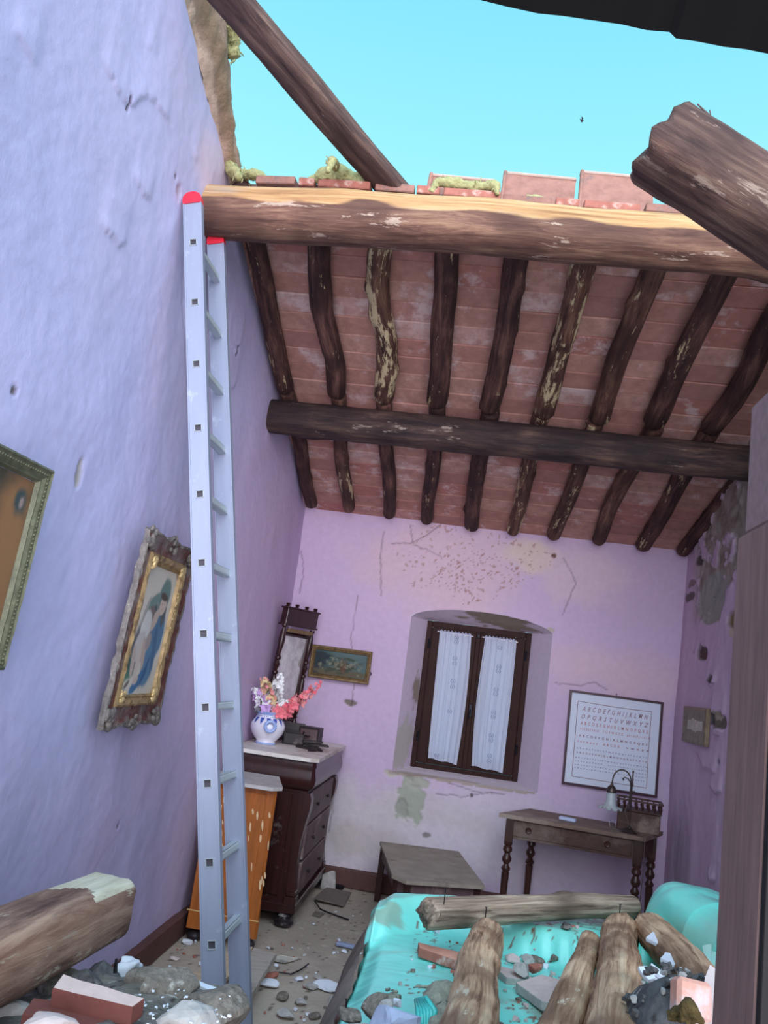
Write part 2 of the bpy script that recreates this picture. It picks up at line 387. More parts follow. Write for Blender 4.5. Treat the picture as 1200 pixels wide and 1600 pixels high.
# ================================================================== THE SETTING
def zp(y): return 2.86 + .355*(6.68-y)          # underside of the roof tiles
def ss(x, a, b):
    t = np.clip((x-a)/(b-a), 0, 1); return t*t*(3-2*t)
def mark(col, u, v, c, r, rgb, amp=.5, fr=9, seed=0, soft=.12, op=1.0, rot=0.0):
    du, dv = u-c[0], v-c[1]
    if rot: du, dv = du*math.cos(rot)+dv*math.sin(rot), -du*math.sin(rot)+dv*math.cos(rot)
    d = np.sqrt((du/r[0])**2+(dv/r[1])**2) + amp*fbm(u*fr, v*fr, 0, seed, 4)
    mk = (1-ss(d, 1-soft, 1+soft))*op
    col[:] = col*(1-mk[..., None]) + np.array(lin(*rgb))*mk[..., None]
    return mk
def crack(col, disp, u, v, pts, wd=.006, dark=.45, seed=0):
    uu = u + .012*fbm(u*14, v*14, 0, seed); vv = v + .012*fbm(u*14, v*14, 5, seed)
    d = np.full(u.shape, 9.0)
    for (a, b) in zip(pts[:-1], pts[1:]):
        ax, ay = a; bx, by = b; L = (bx-ax)**2+(by-ay)**2+1e-9
        t = np.clip(((uu-ax)*(bx-ax)+(vv-ay)*(by-ay))/L, 0, 1)
        d = np.minimum(d, np.hypot(uu-ax-t*(bx-ax), vv-ay-t*(by-ay)))
    mk = 1-ss(d, wd*.4, wd*1.5)
    col *= (1-mk*(1-dark))[..., None]; disp -= mk*.004
def lip(disp, u, v, pts, h=.012, fall=.18):
    """a sheet of paint hanging loose: proud above the torn line, flush below it"""
    pts = sorted(pts); us = [p[0] for p in pts]; vsn = [p[1] for p in pts]
    zl = np.interp(u, us, vsn) + .010*fbm(u*22, 0*v, 0, 3)
    ed = ss(u, us[0]-.01, us[0]+.06)*(1-ss(u, us[-1]-.06, us[-1]+.01)); d = v-zl
    disp += np.where(d > 0, h*np.exp(-(d/fall)**1.0)*(.75+.5*fbm(u*5, v*5, 0, 8, 2)), 0)*ed

# ---- left wall (x = -1.48, runs in depth)
def wl_top(y): return np.where(y > 2.6, zp(y)+.015, zp(2.6)+.015+.2*(2.6-y))
ny, nzz = 470, 330
ys = np.linspace(.9, 6.70, ny)[:, None]+np.zeros((1, nzz)); tt = np.linspace(0, 1, nzz)[None, :]+np.zeros((ny, 1))
top = wl_top(ys) + .02*fbm(ys*5, 0*ys, 3, 4)*ss(4.0-ys, 0, .5); zs = tt*top
disp = .030*fbm(ys*.9, zs*.8, 0, 11, 3) + .008*fbm(ys*2.4, zs*1.6, 0, 12, 3) + .003*fbm(ys*7, zs*6, 0, 13, 3) + .0018*fbm(ys*30, zs*30, 0, 14, 2)
col = np.zeros(ys.shape+(3,)); col[:] = lin(188, 183, 221)
mark(col, ys, zs, (5.9, 1.4), (1.6, 2.2), (206, 172, 200), .5, 2, 5, .5, .6)
mark(col, ys, zs, (3.3, 3.4), (.9, .7), (200, 188, 216), .6, 3, 6, .5, .4)
mark(col, ys, zs, (2.9, .5), (1.1, .6), (196, 172, 206), .6, 3, 7, .6, .4)
mark(col, ys, zs, (3.55, 3.85), (.3, .16), (226, 190, 196), .5, 6, 8, .5, .5)
def W(px): 
    p = at(px[0], px[1], X=-1.48); return (p.y, p.z)
for pl, h in (([(160, 92), (176, 122), (196, 160), (207, 165), (219, 150), (240, 156), (262, 190)], .013),
              ([(155, 350), (178, 372), (184, 384), (200, 380)], .012), ([(205, 270), (222, 300), (236, 316)], .010),
              ([(228, 60), (236, 75), (245, 90)], .008), ([(296, 232), (302, 246), (308, 256)], .008), ([(20, 40), (50, 90), (62, 108)], .012), ([(352, 520), (366, 552), (378, 530)], .014), ([(348, 585), (362, 610), (372, 600)], .010)):
    lip(disp, ys, zs, [W(p) for p in pl], h, .16)
for (x, y, ru, rv, rgb, am) in ((125, 740, .02, .06, (170, 160, 160), .4), (22, 612, .014, .014, (110, 100, 108), .5), (370, 548, .02, .03, (76, 60, 66), .4), (490, 806, .04, .03, (150, 132, 120), .4),
                                (202, 160, .010, .035, (88, 62, 84), .2), (277, 300, .02, .035, (180, 168, 190), .8), (272, 275, .010, .012, (120, 100, 120), .4), (186, 1290, .012, .012, (110, 100, 118), .4)):
    u, v_ = W((x, y)); mk = mark(col, ys, zs, (u, v_), (ru, rv), rgb, am, 50, int(x), .15); disp -= mk*.008
crack(col, disp, ys, zs, [W((300, 640)), W((292, 560)), W((285, 470)), W((283, 410))], .008, .85, 2)
P = np.stack([-1.48+disp, ys, zs], -1)
wl = link('wall_left', grid_mesh('wall_left', P, col), wall_v); tag(wl, kind='structure')
mb = MB(); mb.add([(-1.53, .9, 0), (-1.53, 6.7, 0), (-1.53, 6.7, 2.86), (-1.53, 2.6, 4.3), (-1.53, .9, 4.6), (-1.95, .9, 0), (-1.95, 6.7, 0), (-1.95, 6.7, 2.86), (-1.95, 2.6, 4.3), (-1.95, .9, 4.6)],
              [(0, 1, 2, 3, 4), (9, 8, 7, 6, 5), (0, 5, 6, 1), (1, 6, 7, 2), (2, 7, 8, 3), (3, 8, 9, 4), (4, 9, 5, 0)])
mb.build('masonry', mortar_m, wl)

# ---- far wall (y = 6.68) with an arched opening for the window
nx, nk = 320, 300
xs_ = np.linspace(-1.50, 1.62, nx); ox0, ox1, oz0, oz1 = -.500, .617, .880, 2.080
for xv in (ox0, ox1): xs_[np.argmin(abs(xs_-xv))] = xv
zs_ = np.linspace(0, 2.93, nk)
for zv in (oz0, oz1): zs_[np.argmin(abs(zs_-zv))] = zv
u = xs_[:, None]+np.zeros((1, nk)); v = zs_[None, :]+np.zeros((nx, 1))
def arch(x):
    t = np.clip((x-ox0)/(ox1-ox0), 0, 1); return oz1 + .105*(1-(2*t-1)**2)**.6*(1+.0*t)
inside = (u >= ox0-1e-6) & (u <= ox1+1e-6)
v2 = np.where(inside & (v >= oz1-1e-6), arch(u)+(v-oz1)*(2.93-arch(u))/(2.93-oz1), v)
disp = .020*fbm(u*1.1, v2*1.0, 0, 21, 3) + .008*fbm(u*4, v2*3, 0, 22, 3) + .003*fbm(u*14, v2*14, 0, 23, 3)
edge = np.clip(np.minimum.reduce([np.maximum(abs(u-.058)-.56, 0)+np.maximum(abs(v2-1.5)-.66, 0)])*12, 0, 1); disp *= edge
col = np.zeros(u.shape+(3,)); col[:] = lin(208, 184, 214)
def F(x, y): p = at(x, y, Y=6.68); return (p.x, p.z)
mark(col, u, v2, (-.55, .42), (.85, .38), (216, 206, 208), .7, 3, 31, .5, .8)
mark(col, u, v2, (.3, .45), (.7, .32), (214, 204, 216), .7, 3, 32, .5, .7)
mark(col, u, v2, (.42, 2.68), (.26, .12), (222, 204, 188), .6, 5, 33, .4, .8)
mark(col, u, v2, (-.3, 2.45), (.55, .35), (218, 190, 200), .7, 4, 34, .5, .8)
mark(col, u, v2, (1.0, 1.85), (.5, .2), (220, 192, 202), .8, 4, 35, .5, .7)
mark(col, u, v2, (.8, 2.55), (.35, .2), (224, 200, 208), .8, 4, 36, .4, .6)
mark(col, u, v2, (-.68, .34), (.3, .1), (188, 176, 172), 1.0, 5, 37, .6, .6)
mark(col, u, v2, (-.05, .62), (.5, .1), (202, 192, 194), 1.0, 6, 38, .5, .5)
sp = (fbm(u*60, v2*60, 0, 40, 2) > .36) & (((u+.02)/.36)**2+((v2-2.46)/.22)**2+.9*fbm(u*6, v2*6, 0, 41) < 1)
col[sp] = lin(172, 134, 132)
sp = (fbm(u*50, v2*50, 0, 46, 2) > .36) & (((u+.1)/.6)**2+((v2-2.6)/.3)**2+.9*fbm(u*6, v2*6, 0, 47) < 1)
col[sp] = lin(184, 150, 148)
for (cx, cy, ru, rv, rgb, am, dp) in ((640, 1252, .10, .17, (172, 176, 162), .9, .010), (655, 1222, .09, .05, (178, 178, 166), .8, .010), (628, 1262, .05, .06, (164, 166, 156), .8, .012), (665, 1305, .03, .02, (150, 140, 140), .6, .008),
                                      (547, 1098, .05, .022, (130, 120, 112), .5, .010), (775, 967, .23, .028, (130, 116, 106), .7, .012), (815, 985, .10, .035, (140, 126, 112), .6, .012), (720, 962, .06, .03, (136, 120, 110), .6, .01),
                                      (860, 985, .03, .02, (190, 180, 170), .6, .004), (866, 868, .02, .02, (120, 90, 80), .6, .006), (612, 1208, .05, .03, (196, 186, 176), .7, .006), (737, 1243, .012, .014, (96, 80, 84), .4, .006), (745, 1390, .05, .03, (120, 100, 100), .5, .0)):
    uu, vv = F(cx, cy); mk = mark(col, u, v2, (uu, vv), (ru, rv), rgb, am, 16, int(cx), .10); disp -= mk*dp
for i, pl in enumerate(([(560, 930), (548, 1000), (556, 1060), (548, 1100)], [(600, 830), (594, 870), (596, 930)], [(641, 820), (646, 850), (690, 870)], [(696, 812), (668, 835), (640, 850), (612, 848)],
                        [(866, 1066), (905, 1072), (930, 1066), (950, 1078)], [(680, 1240), (720, 1245), (770, 1238)], [(515, 1215), (520, 1260), (512, 1300)], [(470, 860), (474, 900), (468, 925)], [(650, 1210), (700, 1222), (740, 1236), (790, 1240)], [(880, 870), (900, 910), (880, 960)])):
    crack(col, disp, u, v2, [F(*p) for p in pl], .005, .55, 60+i)
jg = .012*fbm(u*12, v2*12, 0, 70); 
mkk = (abs(v2-(.872+jg)) < .012) & (u > -.53) & (u < .6); col[mkk] = lin(176, 160, 152)
ci = (u[:-1, :-1]+u[1:, 1:])/2; ck = (v[:-1, :-1]+v[1:, 1:])/2
skip = (ci > ox0) & (ci < ox1) & (ck > oz0) & (ck < oz1)
P = np.stack([u, 6.68-disp, v2], -1)
wf = link('wall_far', grid_mesh('wall_far', P, col, skip=skip), far_v); tag(wf, kind='structure')
mb = MB()
for (a, b) in (((-1.95, 6.95, 0), (-.55, 7.2, 2.9)), ((.66, 6.95, 0), (2.0, 7.2, 2.9)), ((-.55, 6.98, 0), (.66, 7.2, .85)), ((-.55, 6.98, 2.2), (.66, 7.2, 2.9))): mb.b2(a, b)
mb.build('masonry', mortar_m, wf)

# splayed window reveal, curved soffit
ix0, ix1, iz0, iz1, iy = -.378, .474, .912, 2.070, 6.905
N = 60
def strip(A, B, nn=8):
    t = np.linspace(0, 1, nn)[None, :, None]; return A[:, None, :]*(1-t)+B[:, None, :]*t
def reveal(name, A, B, base, marks=()):
    S = strip(A, B, 14); S[..., 2] += .004*fbm(S[..., 0]*9, S[..., 1]*20, S[..., 2]*9, 5); c_ = np.zeros(S.shape); c_[:] = lin(*base)
    for (cu, cv, ru, rv, rgb) in marks:
        a = np.linspace(0, 1, N)[:, None]+np.zeros((1, 14)); b = np.linspace(0, 1, 14)[None, :]+np.zeros((N, 1))
        mark(c_, a, b, (cu, cv), (ru, rv), rgb, .8, 9, 3, .15)
    return grid_mesh(name, S, c_)
t = np.linspace(0, 1, N); one = np.ones(N)
xa = ox0+(ox1-ox0)*t
trim = bpy.data.objects.new('trim_1', None); C.objects.link(trim); trim.location = (0, 6.68, .88); tag(trim, kind='structure')
def tr(me): me.transform(Matrix.Translation((0, -6.68, -.88))); return me
link('soffit', tr(reveal('soffit', np.stack([xa, one*6.68, arch(xa)], -1), np.stack([ix0+(ix1-ix0)*t, one*iy, one*iz1+.012], -1), (206, 190, 206), [(.62, .25, .28, .5, (138, 124, 112)), (.80, .6, .15, .4, (146, 132, 118))])), far_v, trim)
link('sill', tr(reveal('sill', np.stack([xa, one*6.68, one*oz0], -1), np.stack([ix0+(ix1-ix0)*t, one*iy, one*iz0], -1), (214, 200, 210), [(.3, .1, .3, .2, (186, 172, 166))])), far_v, trim)
za = oz0+(oz1-oz0)*t; zb = iz0+(iz1+.012-iz0)*t
link('reveal_side', tr(reveal('reveal_side', np.stack([one*ox0, one*6.68, za], -1), np.stack([one*ix0, one*iy, zb], -1), (206, 188, 208), [(.15, .4, .18, .5, (190, 180, 178)), (.5, .8, .1, .2, (150, 134, 124))])), far_v, trim)
link('reveal_side', tr(reveal('reveal_side', np.stack([one*ox1, one*6.68, za], -1), np.stack([one*ix1, one*iy, zb], -1), (206, 190, 210))), far_v, trim)

# ---- right wall (x = 1.58)
def wr_top(y): return np.where(y > 3.4, zp(y)+.01, 4.02-1.5*ss(3.4-y, 0, .55))
ny, nzz = 420, 260
ys = np.linspace(1.42, 6.70, ny)[:, None]+np.zeros((1, nzz)); tt = np.linspace(0, 1, nzz)[None, :]+np.zeros((ny, 1))
top = wr_top(ys)+.12*fbm(ys*4, 0*ys, 0, 9)*ss(3.5-ys, 0, .3); zs = tt*top
disp = .028*fbm(ys*1.0, zs*.9, 0, 51, 3)+.012*fbm(ys*5, zs*3, 0, 52, 3)+.003*fbm(ys*20, zs*20, 0, 53, 2)
col = np.zeros(ys.shape+(3,)); col[:] = lin(212, 184, 210)
def G(x, y): p = at(x, y, X=1.58); return (p.y, p.z)
up_ = ss(zs-(2.34+.12*(6.3-ys))+.30*fbm(ys*2.2, zs*2.2, 0, 54, 4), .0, .10)*ss(6.55-ys, 0, .3)
rough_c = np.array(lin(158, 146, 136)) + (fbm(ys*9, zs*9, 0, 55)[..., None])*.16; keep = ss(fbm(ys*9, zs*9, 0, 56, 4), .20, .26)
up_ = up_*(1-.85*keep)
col = col*(1-up_[..., None])+np.clip(rough_c, .05, .8)*up_[..., None]; disp -= up_*(.018+.02*fbm(ys*14, zs*14, 0, 57))
for (cx, cy, ru, rv, rgb, am, dp) in ((1107, 932, .36, .17, (162, 160, 154), .25, .012), (1105, 965, .22, .05, (166, 162, 154), .5, .012), (1143, 968, .13, .055, (142, 122, 86), .4, .03), (1143, 985, .09, .04, (214, 190, 170), .5, .0), (1091, 1018, .15, .05, (104, 84, 80), .7, .03),
                                      (1111, 1062, .08, .03, (110, 92, 92), .8, .02), (1122, 1126, .17, .05, (110, 102, 90), .7, .03), (1120, 1118, .08, .03, (180, 168, 150), .7, .0), (1088, 875, .08, .035, (100, 86, 88), .6, .015),
                                      (1073, 932, .1, .03, (120, 104, 106), .7, .01), (1078, 910, .1, .03, (150, 130, 130), .7, .01), (1122, 1190, .04, .02, (150, 130, 150), .7, .01)):
    uu, vv = G(cx, cy); mk = mark(col, ys, zs, (uu, vv), (ru, rv), rgb, am, 12, int(cx), .08); disp -= mk*dp
for pl, h in (([(1150, 980), (1160, 1000), (1168, 985)], .03), ([(1110, 1115), (1122, 1150), (1134, 1135)], .03), ([(1080, 1160), (1100, 1200), (1120, 1210)], .02), ([(1108, 1225), (1118, 1240), (1128, 1236)], .03), ([(1106, 1360), (1112, 1378), (1118, 1370)], .03), ([(1100, 1060), (1110, 1075), (1120, 1062)], .03)):
    lip(disp, ys, zs, [G(*p) for p in pl], h, .12)
P = np.stack([1.58-disp, ys, zs], -1)
wr = link('wall_right', grid_mesh('wall_right', P, col), far_v); tag(wr, kind='structure')
mb = MB(); mb.add([(1.64, 1.45, 0), (1.64, 6.7, 0), (1.64, 6.7, 2.86), (1.64, 3.4, 4.0), (1.64, 2.85, 2.45), (1.64, 1.45, 2.45), (2.0, 1.45, 0), (2.0, 6.7, 0), (2.0, 6.7, 2.86), (2.0, 3.4, 4.0), (2.0, 2.85, 2.45), (2.0, 1.45, 2.45)],
              [(0, 1, 2, 3, 4, 5), (11, 10, 9, 8, 7, 6), (0, 6, 7, 1), (1, 7, 8, 2), (2, 8, 9, 3), (3, 9, 10, 4), (4, 10, 11, 5), (5, 11, 6, 0)])
mb.build('masonry', mortar_m, wr)

# ---- floor, dust covered
nx, ny = 230, 420
u = np.linspace(-1.50, 1.62, nx)[:, None]+np.zeros((1, ny)); v = np.linspace(-1.2, 6.72, ny)[None, :]+np.zeros((nx, 1))
hz_ = .004*fbm(u*3, v*3, 0, 80)+.003*fbm(u*18, v*18, 0, 81, 3)+.004*ss(fbm(u*5, v*5, 0, 82), .1, .3)*(1+fbm(u*40, v*40, 0, 83))
col = np.zeros(u.shape+(3,)); col[:] = lin(180, 164, 150)
mark(col, u, v, (-.6, 5.4), (.35, 1.2), (166, 152, 140), .8, 3, 84, .5, .8)
mark(col, u, v, (-.7, 4.3), (.5, .6), (196, 182, 166), 1.0, 5, 85, .5, .7)
sp = fbm(u*45, v*45, 0, 86, 2) > .47; col[sp] = lin(188, 178, 166)
sp = fbm(u*40, v*40, 0, 87, 2) > .48; col[sp] = lin(104, 92, 84)
fl = link('floor', grid_mesh('floor', np.stack([u, v, hz_-.004], -1), col), MV('floor_dust', .95, .16, 40, .5, .008)); tag(fl, kind='structure')

# ---- baseboards
b = MB().b2((-1.49, 1.4, 0), (-1.438, 6.66, .13), .006).build('baseboard_left', base_m); tag(b, kind='structure')
b = MB().b2((-1.43, 6.625, 0), (1.55, 6.69, .13), .006).build('baseboard_far', base_m); tag(b, kind='structure')

# ---- ceiling: a mortar slab carried by rafters, faced with brick tiles
def rafter_x(i, y):
    """centre line of rafter i at depth y (they fan out slightly towards the ridge)"""
    X_near = [-1.392, -1.032, -.690, -.349, .010, .348, .692, 1.042, 1.40, 1.75]
    X_far = [-1.403, -1.105, -.771, -.455, -.120, .222, .555, .883, 1.228, 1.558]
    t = (y-3.9)/(6.55-3.9); return X_near[i]*(1-t)+X_far[i]*t
def rdrop(i, y):
    return 0
sl = math.atan(.355); Rs = Matrix.Rotation(-sl, 4, 'X')
y0, y1 = 3.72, 6.70
mb = MB(); z0, z1 = zp(y0)+.022, zp(y1)+.022
mb.add([(-1.6, y0+.04, z0-.012), (1.9, y0+.04, z0-.012), (1.9, y1, z1), (-1.6, y1, z1), (-1.6, y0+.04, z0+.035), (1.9, y0+.04, z0+.035), (1.9, y1, z1+.06), (-1.6, y1, z1+.06)],
       [(0, 3, 2, 1), (4, 5, 6, 7), (0, 1, 5, 4), (2, 3, 7, 6), (1, 2, 6, 5), (3, 0, 4, 7)])
ceil = mb.build('ceiling', M('ceiling_mortar', (120, 92, 86), .95, 0, .3, 20, .4), off=(0, 5.1, 3.42)); tag(ceil, kind='structure')
variants = []
for k in range(4):
    mb = MB(); rnd = random.Random(k)
    bm_p = [(sx_*.5+rnd.uniform(-.008, .008), sy_*.0735+rnd.uniform(-.003, .003), -.0+rnd.uniform(-.003, .003)) for sx_, sy_ in ((-1, -1), (1, -1), (1, 1), (-1, 1))]
    mid = [(p[0]*1.0, p[1]*1.02, .008) for p in bm_p]; tp = [(p[0], p[1]*1.02, .026) for p in bm_p]
    lowp = [(p[0]*.985, p[1]*.95, p[2]) for p in bm_p]
    mb.add(lowp+mid+tp, [(3, 2, 1, 0)]+[(i, (i+1) % 4, (i+1) % 4+4, i+4) for i in range(4)]+[(i+4, (i+1) % 4+4, (i+1) % 4+8, i+8) for i in range(4)]+[(8, 9, 10, 11)])
    me = mb.mesh('tile'); me.materials.append(ceiling_tile_m); variants.append(me)
pitch = .1535
nrow = int((y1-y0)/math.cos(sl)/pitch)
cnt = 0
for r_ in range(nrow):
    yc = y1-.01-(r_+.5)*pitch*math.cos(sl)
    for i in range(-1, 9):
        xa_ = rafter_x(i, yc) if i >= 0 else -1.53
        xb_ = rafter_x(i+1, yc)
        if xa_ > 1.56: continue
        xb_ = min(xb_, 1.62); wd = xb_-xa_-.006
        if wd < .07: continue
        o = bpy.data.objects.new('tile', variants[random.randrange(4)]); C.objects.link(o); o.parent = ceil
        o.location = ((xa_+xb_)/2, yc-5.1, zp(yc)-3.42+random.uniform(-.002, .003)); o.scale = (wd, 1, 1)
        o.rotation_euler = (-sl+random.uniform(-.012, .012), random.uniform(-.004, .004), random.uniform(-.006, .006)); cnt += 1
print('ceiling tiles', cnt)

# ---- logs: rafters and beams
def log(name, pts, rad, mat, seed=0, n=18, seg=44, rough=.08, bend=.0, knots=3, square=0.0, label=None, cat=None, group=None, mat2=None, f2=None, parent=None, endj=.0, sc=(1, 1)):
    """a gnarled trunk along a poly-line; ring radius varies, knots bulge, ends are broken"""
    P0 = [Vector(p) for p in pts]; L = [0]
    for a, b in zip(P0[:-1], P0[1:]): L.append(L[-1]+(b-a).length)
    def pos(s_):
        for k in range(len(P0)-1):
            if s_ <= L[k+1] or k == len(P0)-2:
                t = (s_-L[k])/max(L[k+1]-L[k], 1e-6); return P0[k].lerp(P0[k+1], t)
    ax = (P0[-1]-P0[0]).normalized(); up = Vector((0, 0, 1)) if abs(ax.z) < .9 else Vector((0, 1, 0))
    e1 = up.cross(ax).normalized(); e2 = ax.cross(e1)
    rr = rad if callable(rad) else (lambda t: rad[0]*(1-t)+rad[1]*t)
    rn = random.Random(seed); kn = [(rn.uniform(.1, .9)*L[-1], rn.uniform(0, 2*PI), rn.uniform(.1, .28)) for _ in range(knots)]
    s_ = np.linspace(0, L[-1], seg); th = np.linspace(0, 2*PI, n, endpoint=False)
    S, T = np.meshgrid(s_, th, indexing='ij')
    base = np.array([[*pos(q)] for q in s_])
    R0 = np.array([rr(q/L[-1]) for q in s_])[:, None]+0*T
    ct, st_ = np.cos(T), np.sin(T)
    rf = 1 + rough*1.6*fbm(S*3.0, ct*1.1, st_*1.1+seed*3.1, seed, 3) + rough*.7*fbm(S*5, ct*4, st_*4, seed+5, 3)
    for (ks, ka, kh) in kn:
        da = np.abs((T-ka+PI) % (2*PI)-PI); rf += kh*np.exp(-((S-ks)/(R0*.8))**2-(da/.6)**2)
    if square > 0:
        sq = 1/np.maximum(np.abs(ct), np.abs(st_)); rf *= (1-square)+square*np.minimum(sq, 1.22)
    bx = bend*fbm(s_*1.1, seed*1.7, 0, seed+9, 2)*2; bz = bend*.5*fbm(s_*1.1, seed*1.7+9, 0, seed+11, 2)*2
    e1n, e2n = np.array(e1), np.array(e2)
    RR = R0*rf
    off_s = np.zeros_like(S)
    if endj > 0:
        j = endj*(1+fbm(ct*2.2, st_*2.2, seed, seed+20, 3)*2)
        off_s = np.where(S < 1e-9, 0, 0)
    pts3 = base[:, None, :] + bx[:, None, None]*e1n + bz[:, None, None]*e2n + RR[..., None]*(ct[..., None]*sc[0]*e1n+st_[..., None]*sc[1]*e2n)
    if endj > 0:
        pts3[0] += -(np.array(ax)*(endj*fbm(ct[0]*2, st_[0]*2, seed, seed+20, 3)*2)[:, None]); pts3[-1] += (np.array(ax)*(endj*fbm(ct[0]*2, st_[0]*2, seed+7, seed+21, 3)*2)[:, None])
    org = base[0]
    vsx = (pts3-org).reshape(-1, 3).tolist(); gc = np.stack([RR*ct, RR*st_, S], -1).reshape(-1, 3).tolist()
    F_ = []
    for i in range(seg-1):
        for k in range(n): F_.append((i*n+k, i*n+(k+1) % n, (i+1)*n+(k+1) % n, (i+1)*n+k))
    for end, i0 in ((0, 0), (1, (seg-1)*n)):
        c_ = np.array(pts3[0 if end == 0 else -1]).mean(0)-org; rings = []
        for f_ in (.93, .5):
            st = len(vsx)
            for k in range(n):
                p = np.array(vsx[i0+k]); q = c_+(p-c_)*f_ + np.array(ax)*(1 if end else -1)*(.012 if f_ > .8 else .014+.02*vn1(k*.9+seed, seed)*R0[0, 0]*6)
                vsx.append(q.tolist()); g = gc[i0+k]; gc.append([g[0]*f_, g[1]*f_, g[2]+.3*(1-f_)])
            rings.append(st)
        vsx.append((c_+np.array(ax)*(1 if end else -1)*.016).tolist()); gc.append([0, 0, gc[i0][2]+.3]); cc = len(vsx)-1
        prev = i0
        for st in rings:
            for k in range(n): F_.append((prev+k, st+k, st+(k+1) % n, prev+(k+1) % n))
            prev = st
        for k in range(n): F_.append((prev+k, cc, prev+(k+1) % n))
    me = bpy.data.meshes.new(name); me.from_pydata(vsx, [], F_); me.update()
    bm = bmesh.new(); bm.from_mesh(me); bmesh.ops.recalc_face_normals(bm, faces=bm.faces); bm.to_mesh(me); bm.free()
    a_ = me.attributes.new('gc', 'FLOAT_VECTOR', 'POINT'); a_.data.foreach_set('vector', [q for g in gc for q in g])
    me.polygons.foreach_set('use_smooth', [True]*len(me.polygons)); me.materials.append(mat)
    if mat2 is not None:
        me.materials.append(mat2)
        for p in me.polygons:
            if f2(p.normal, p.center+Vector(org)): p.material_index = 1
    o = bpy.data.objects.new(name, me); C.objects.link(o); o.location = org
    if parent is not None:
        o.parent = parent; o.location = Vector(org)-parent.location
    tag(o, label, cat, group); return o

ordn = ['first', 'second', 'third', 'fourth', 'fifth', 'sixth', 'seventh', 'eighth', 'ninth', 'tenth']
look_u = ['half hidden against the lilac wall', 'reddish brown', 'strongly wavy, flecked with bare wood', 'straight dark', 'thick, with a pale knot', 'with long cream bare patches', 'cream patched at its upper end', 'brown, slightly polished', 'crooked, near the door post', '']
for i in range(9):
    pal = i in (2, 5, 6)
    r0 = .066 if i else .058
    ya, yb = 3.655, 5.10
    zo = -.062
    pts = []
    for q in range(7):
        yy = ya+(yb-ya)*q/6; pts.append((rafter_x(i, yy)+(.025*math.sin(q*1.3+i) if i in (1, 2, 8) else .006*math.sin(q+i)), yy, zp(yy)+zo))
    log('rafter', pts, (r0*.92, r0), wood_mid if pal else wood_dark, seed=30+i, n=16, seg=50, rough=.17 if i == 2 else .11, bend=.012, knots=5 if i in (2, 4) else 3,
        label='%s rafter from the left above the black beam, %s' % (ordn[i], look_u[i]), cat='rafter', group='rafters above the black beam')
look_l = ['slim, close to the lilac wall', 'with a cream bare streak', 'grey brown', 'black brown', 'slightly bowed dark', 'dark with a cream bare edge', 'dark with pale flaking side', 'mostly stripped to cream wood', 'even dark brown', 'black, slanting along the peeling right wall']
for i in range(10):
    pal = i in (5, 6, 7)
    r0 = [.052, .052, .054, .054, .06, .056, .058, .058, .062, .055][i]
    ya, yb = 5.17, [6.50, 6.50, 6.52, 6.54, 6.56, 6.56, 6.56, 6.56, 6.57, 6.58][i]
    pts = []
    for q in range(6):
        yy = ya+(yb-ya)*q/5; pts.append((rafter_x(i, yy)+.012*math.sin(q*1.1+i*2), yy, zp(yy)-.052))
    log('rafter', pts, (r0, r0*.95), wood_mid if pal or i == 1 else wood_dark, seed=60+i, n=16, seg=40, rough=.10, bend=.01, knots=2,
        label='%s rafter from the left below the black beam, %s' % (ordn[i], look_l[i]), cat='rafter', group='rafters below the black beam')
log('purlin_beam', [(-1.56, 5.15, 3.162), (0, 5.15, 3.16), (1.66, 5.13, 3.150)], (.112, .108), wood_purlin, seed=3, n=24, seg=60, rough=.05, bend=.008, knots=3, square=.25,
    label='blackened beam crossing the ceiling halfway down, under the rafters', cat='beam')
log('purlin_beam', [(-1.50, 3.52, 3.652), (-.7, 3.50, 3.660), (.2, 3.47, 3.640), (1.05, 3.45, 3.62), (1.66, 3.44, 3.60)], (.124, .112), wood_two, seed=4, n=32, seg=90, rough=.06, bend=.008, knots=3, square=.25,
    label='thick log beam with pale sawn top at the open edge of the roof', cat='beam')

# ================================================================== THINGS
RX = lambda a: Matrix.Rotation(a, 3, 'X'); RY = lambda a: Matrix.Rotation(a, 3, 'Y'); RZ = lambda a: Matrix.Rotation(a, 3, 'Z')

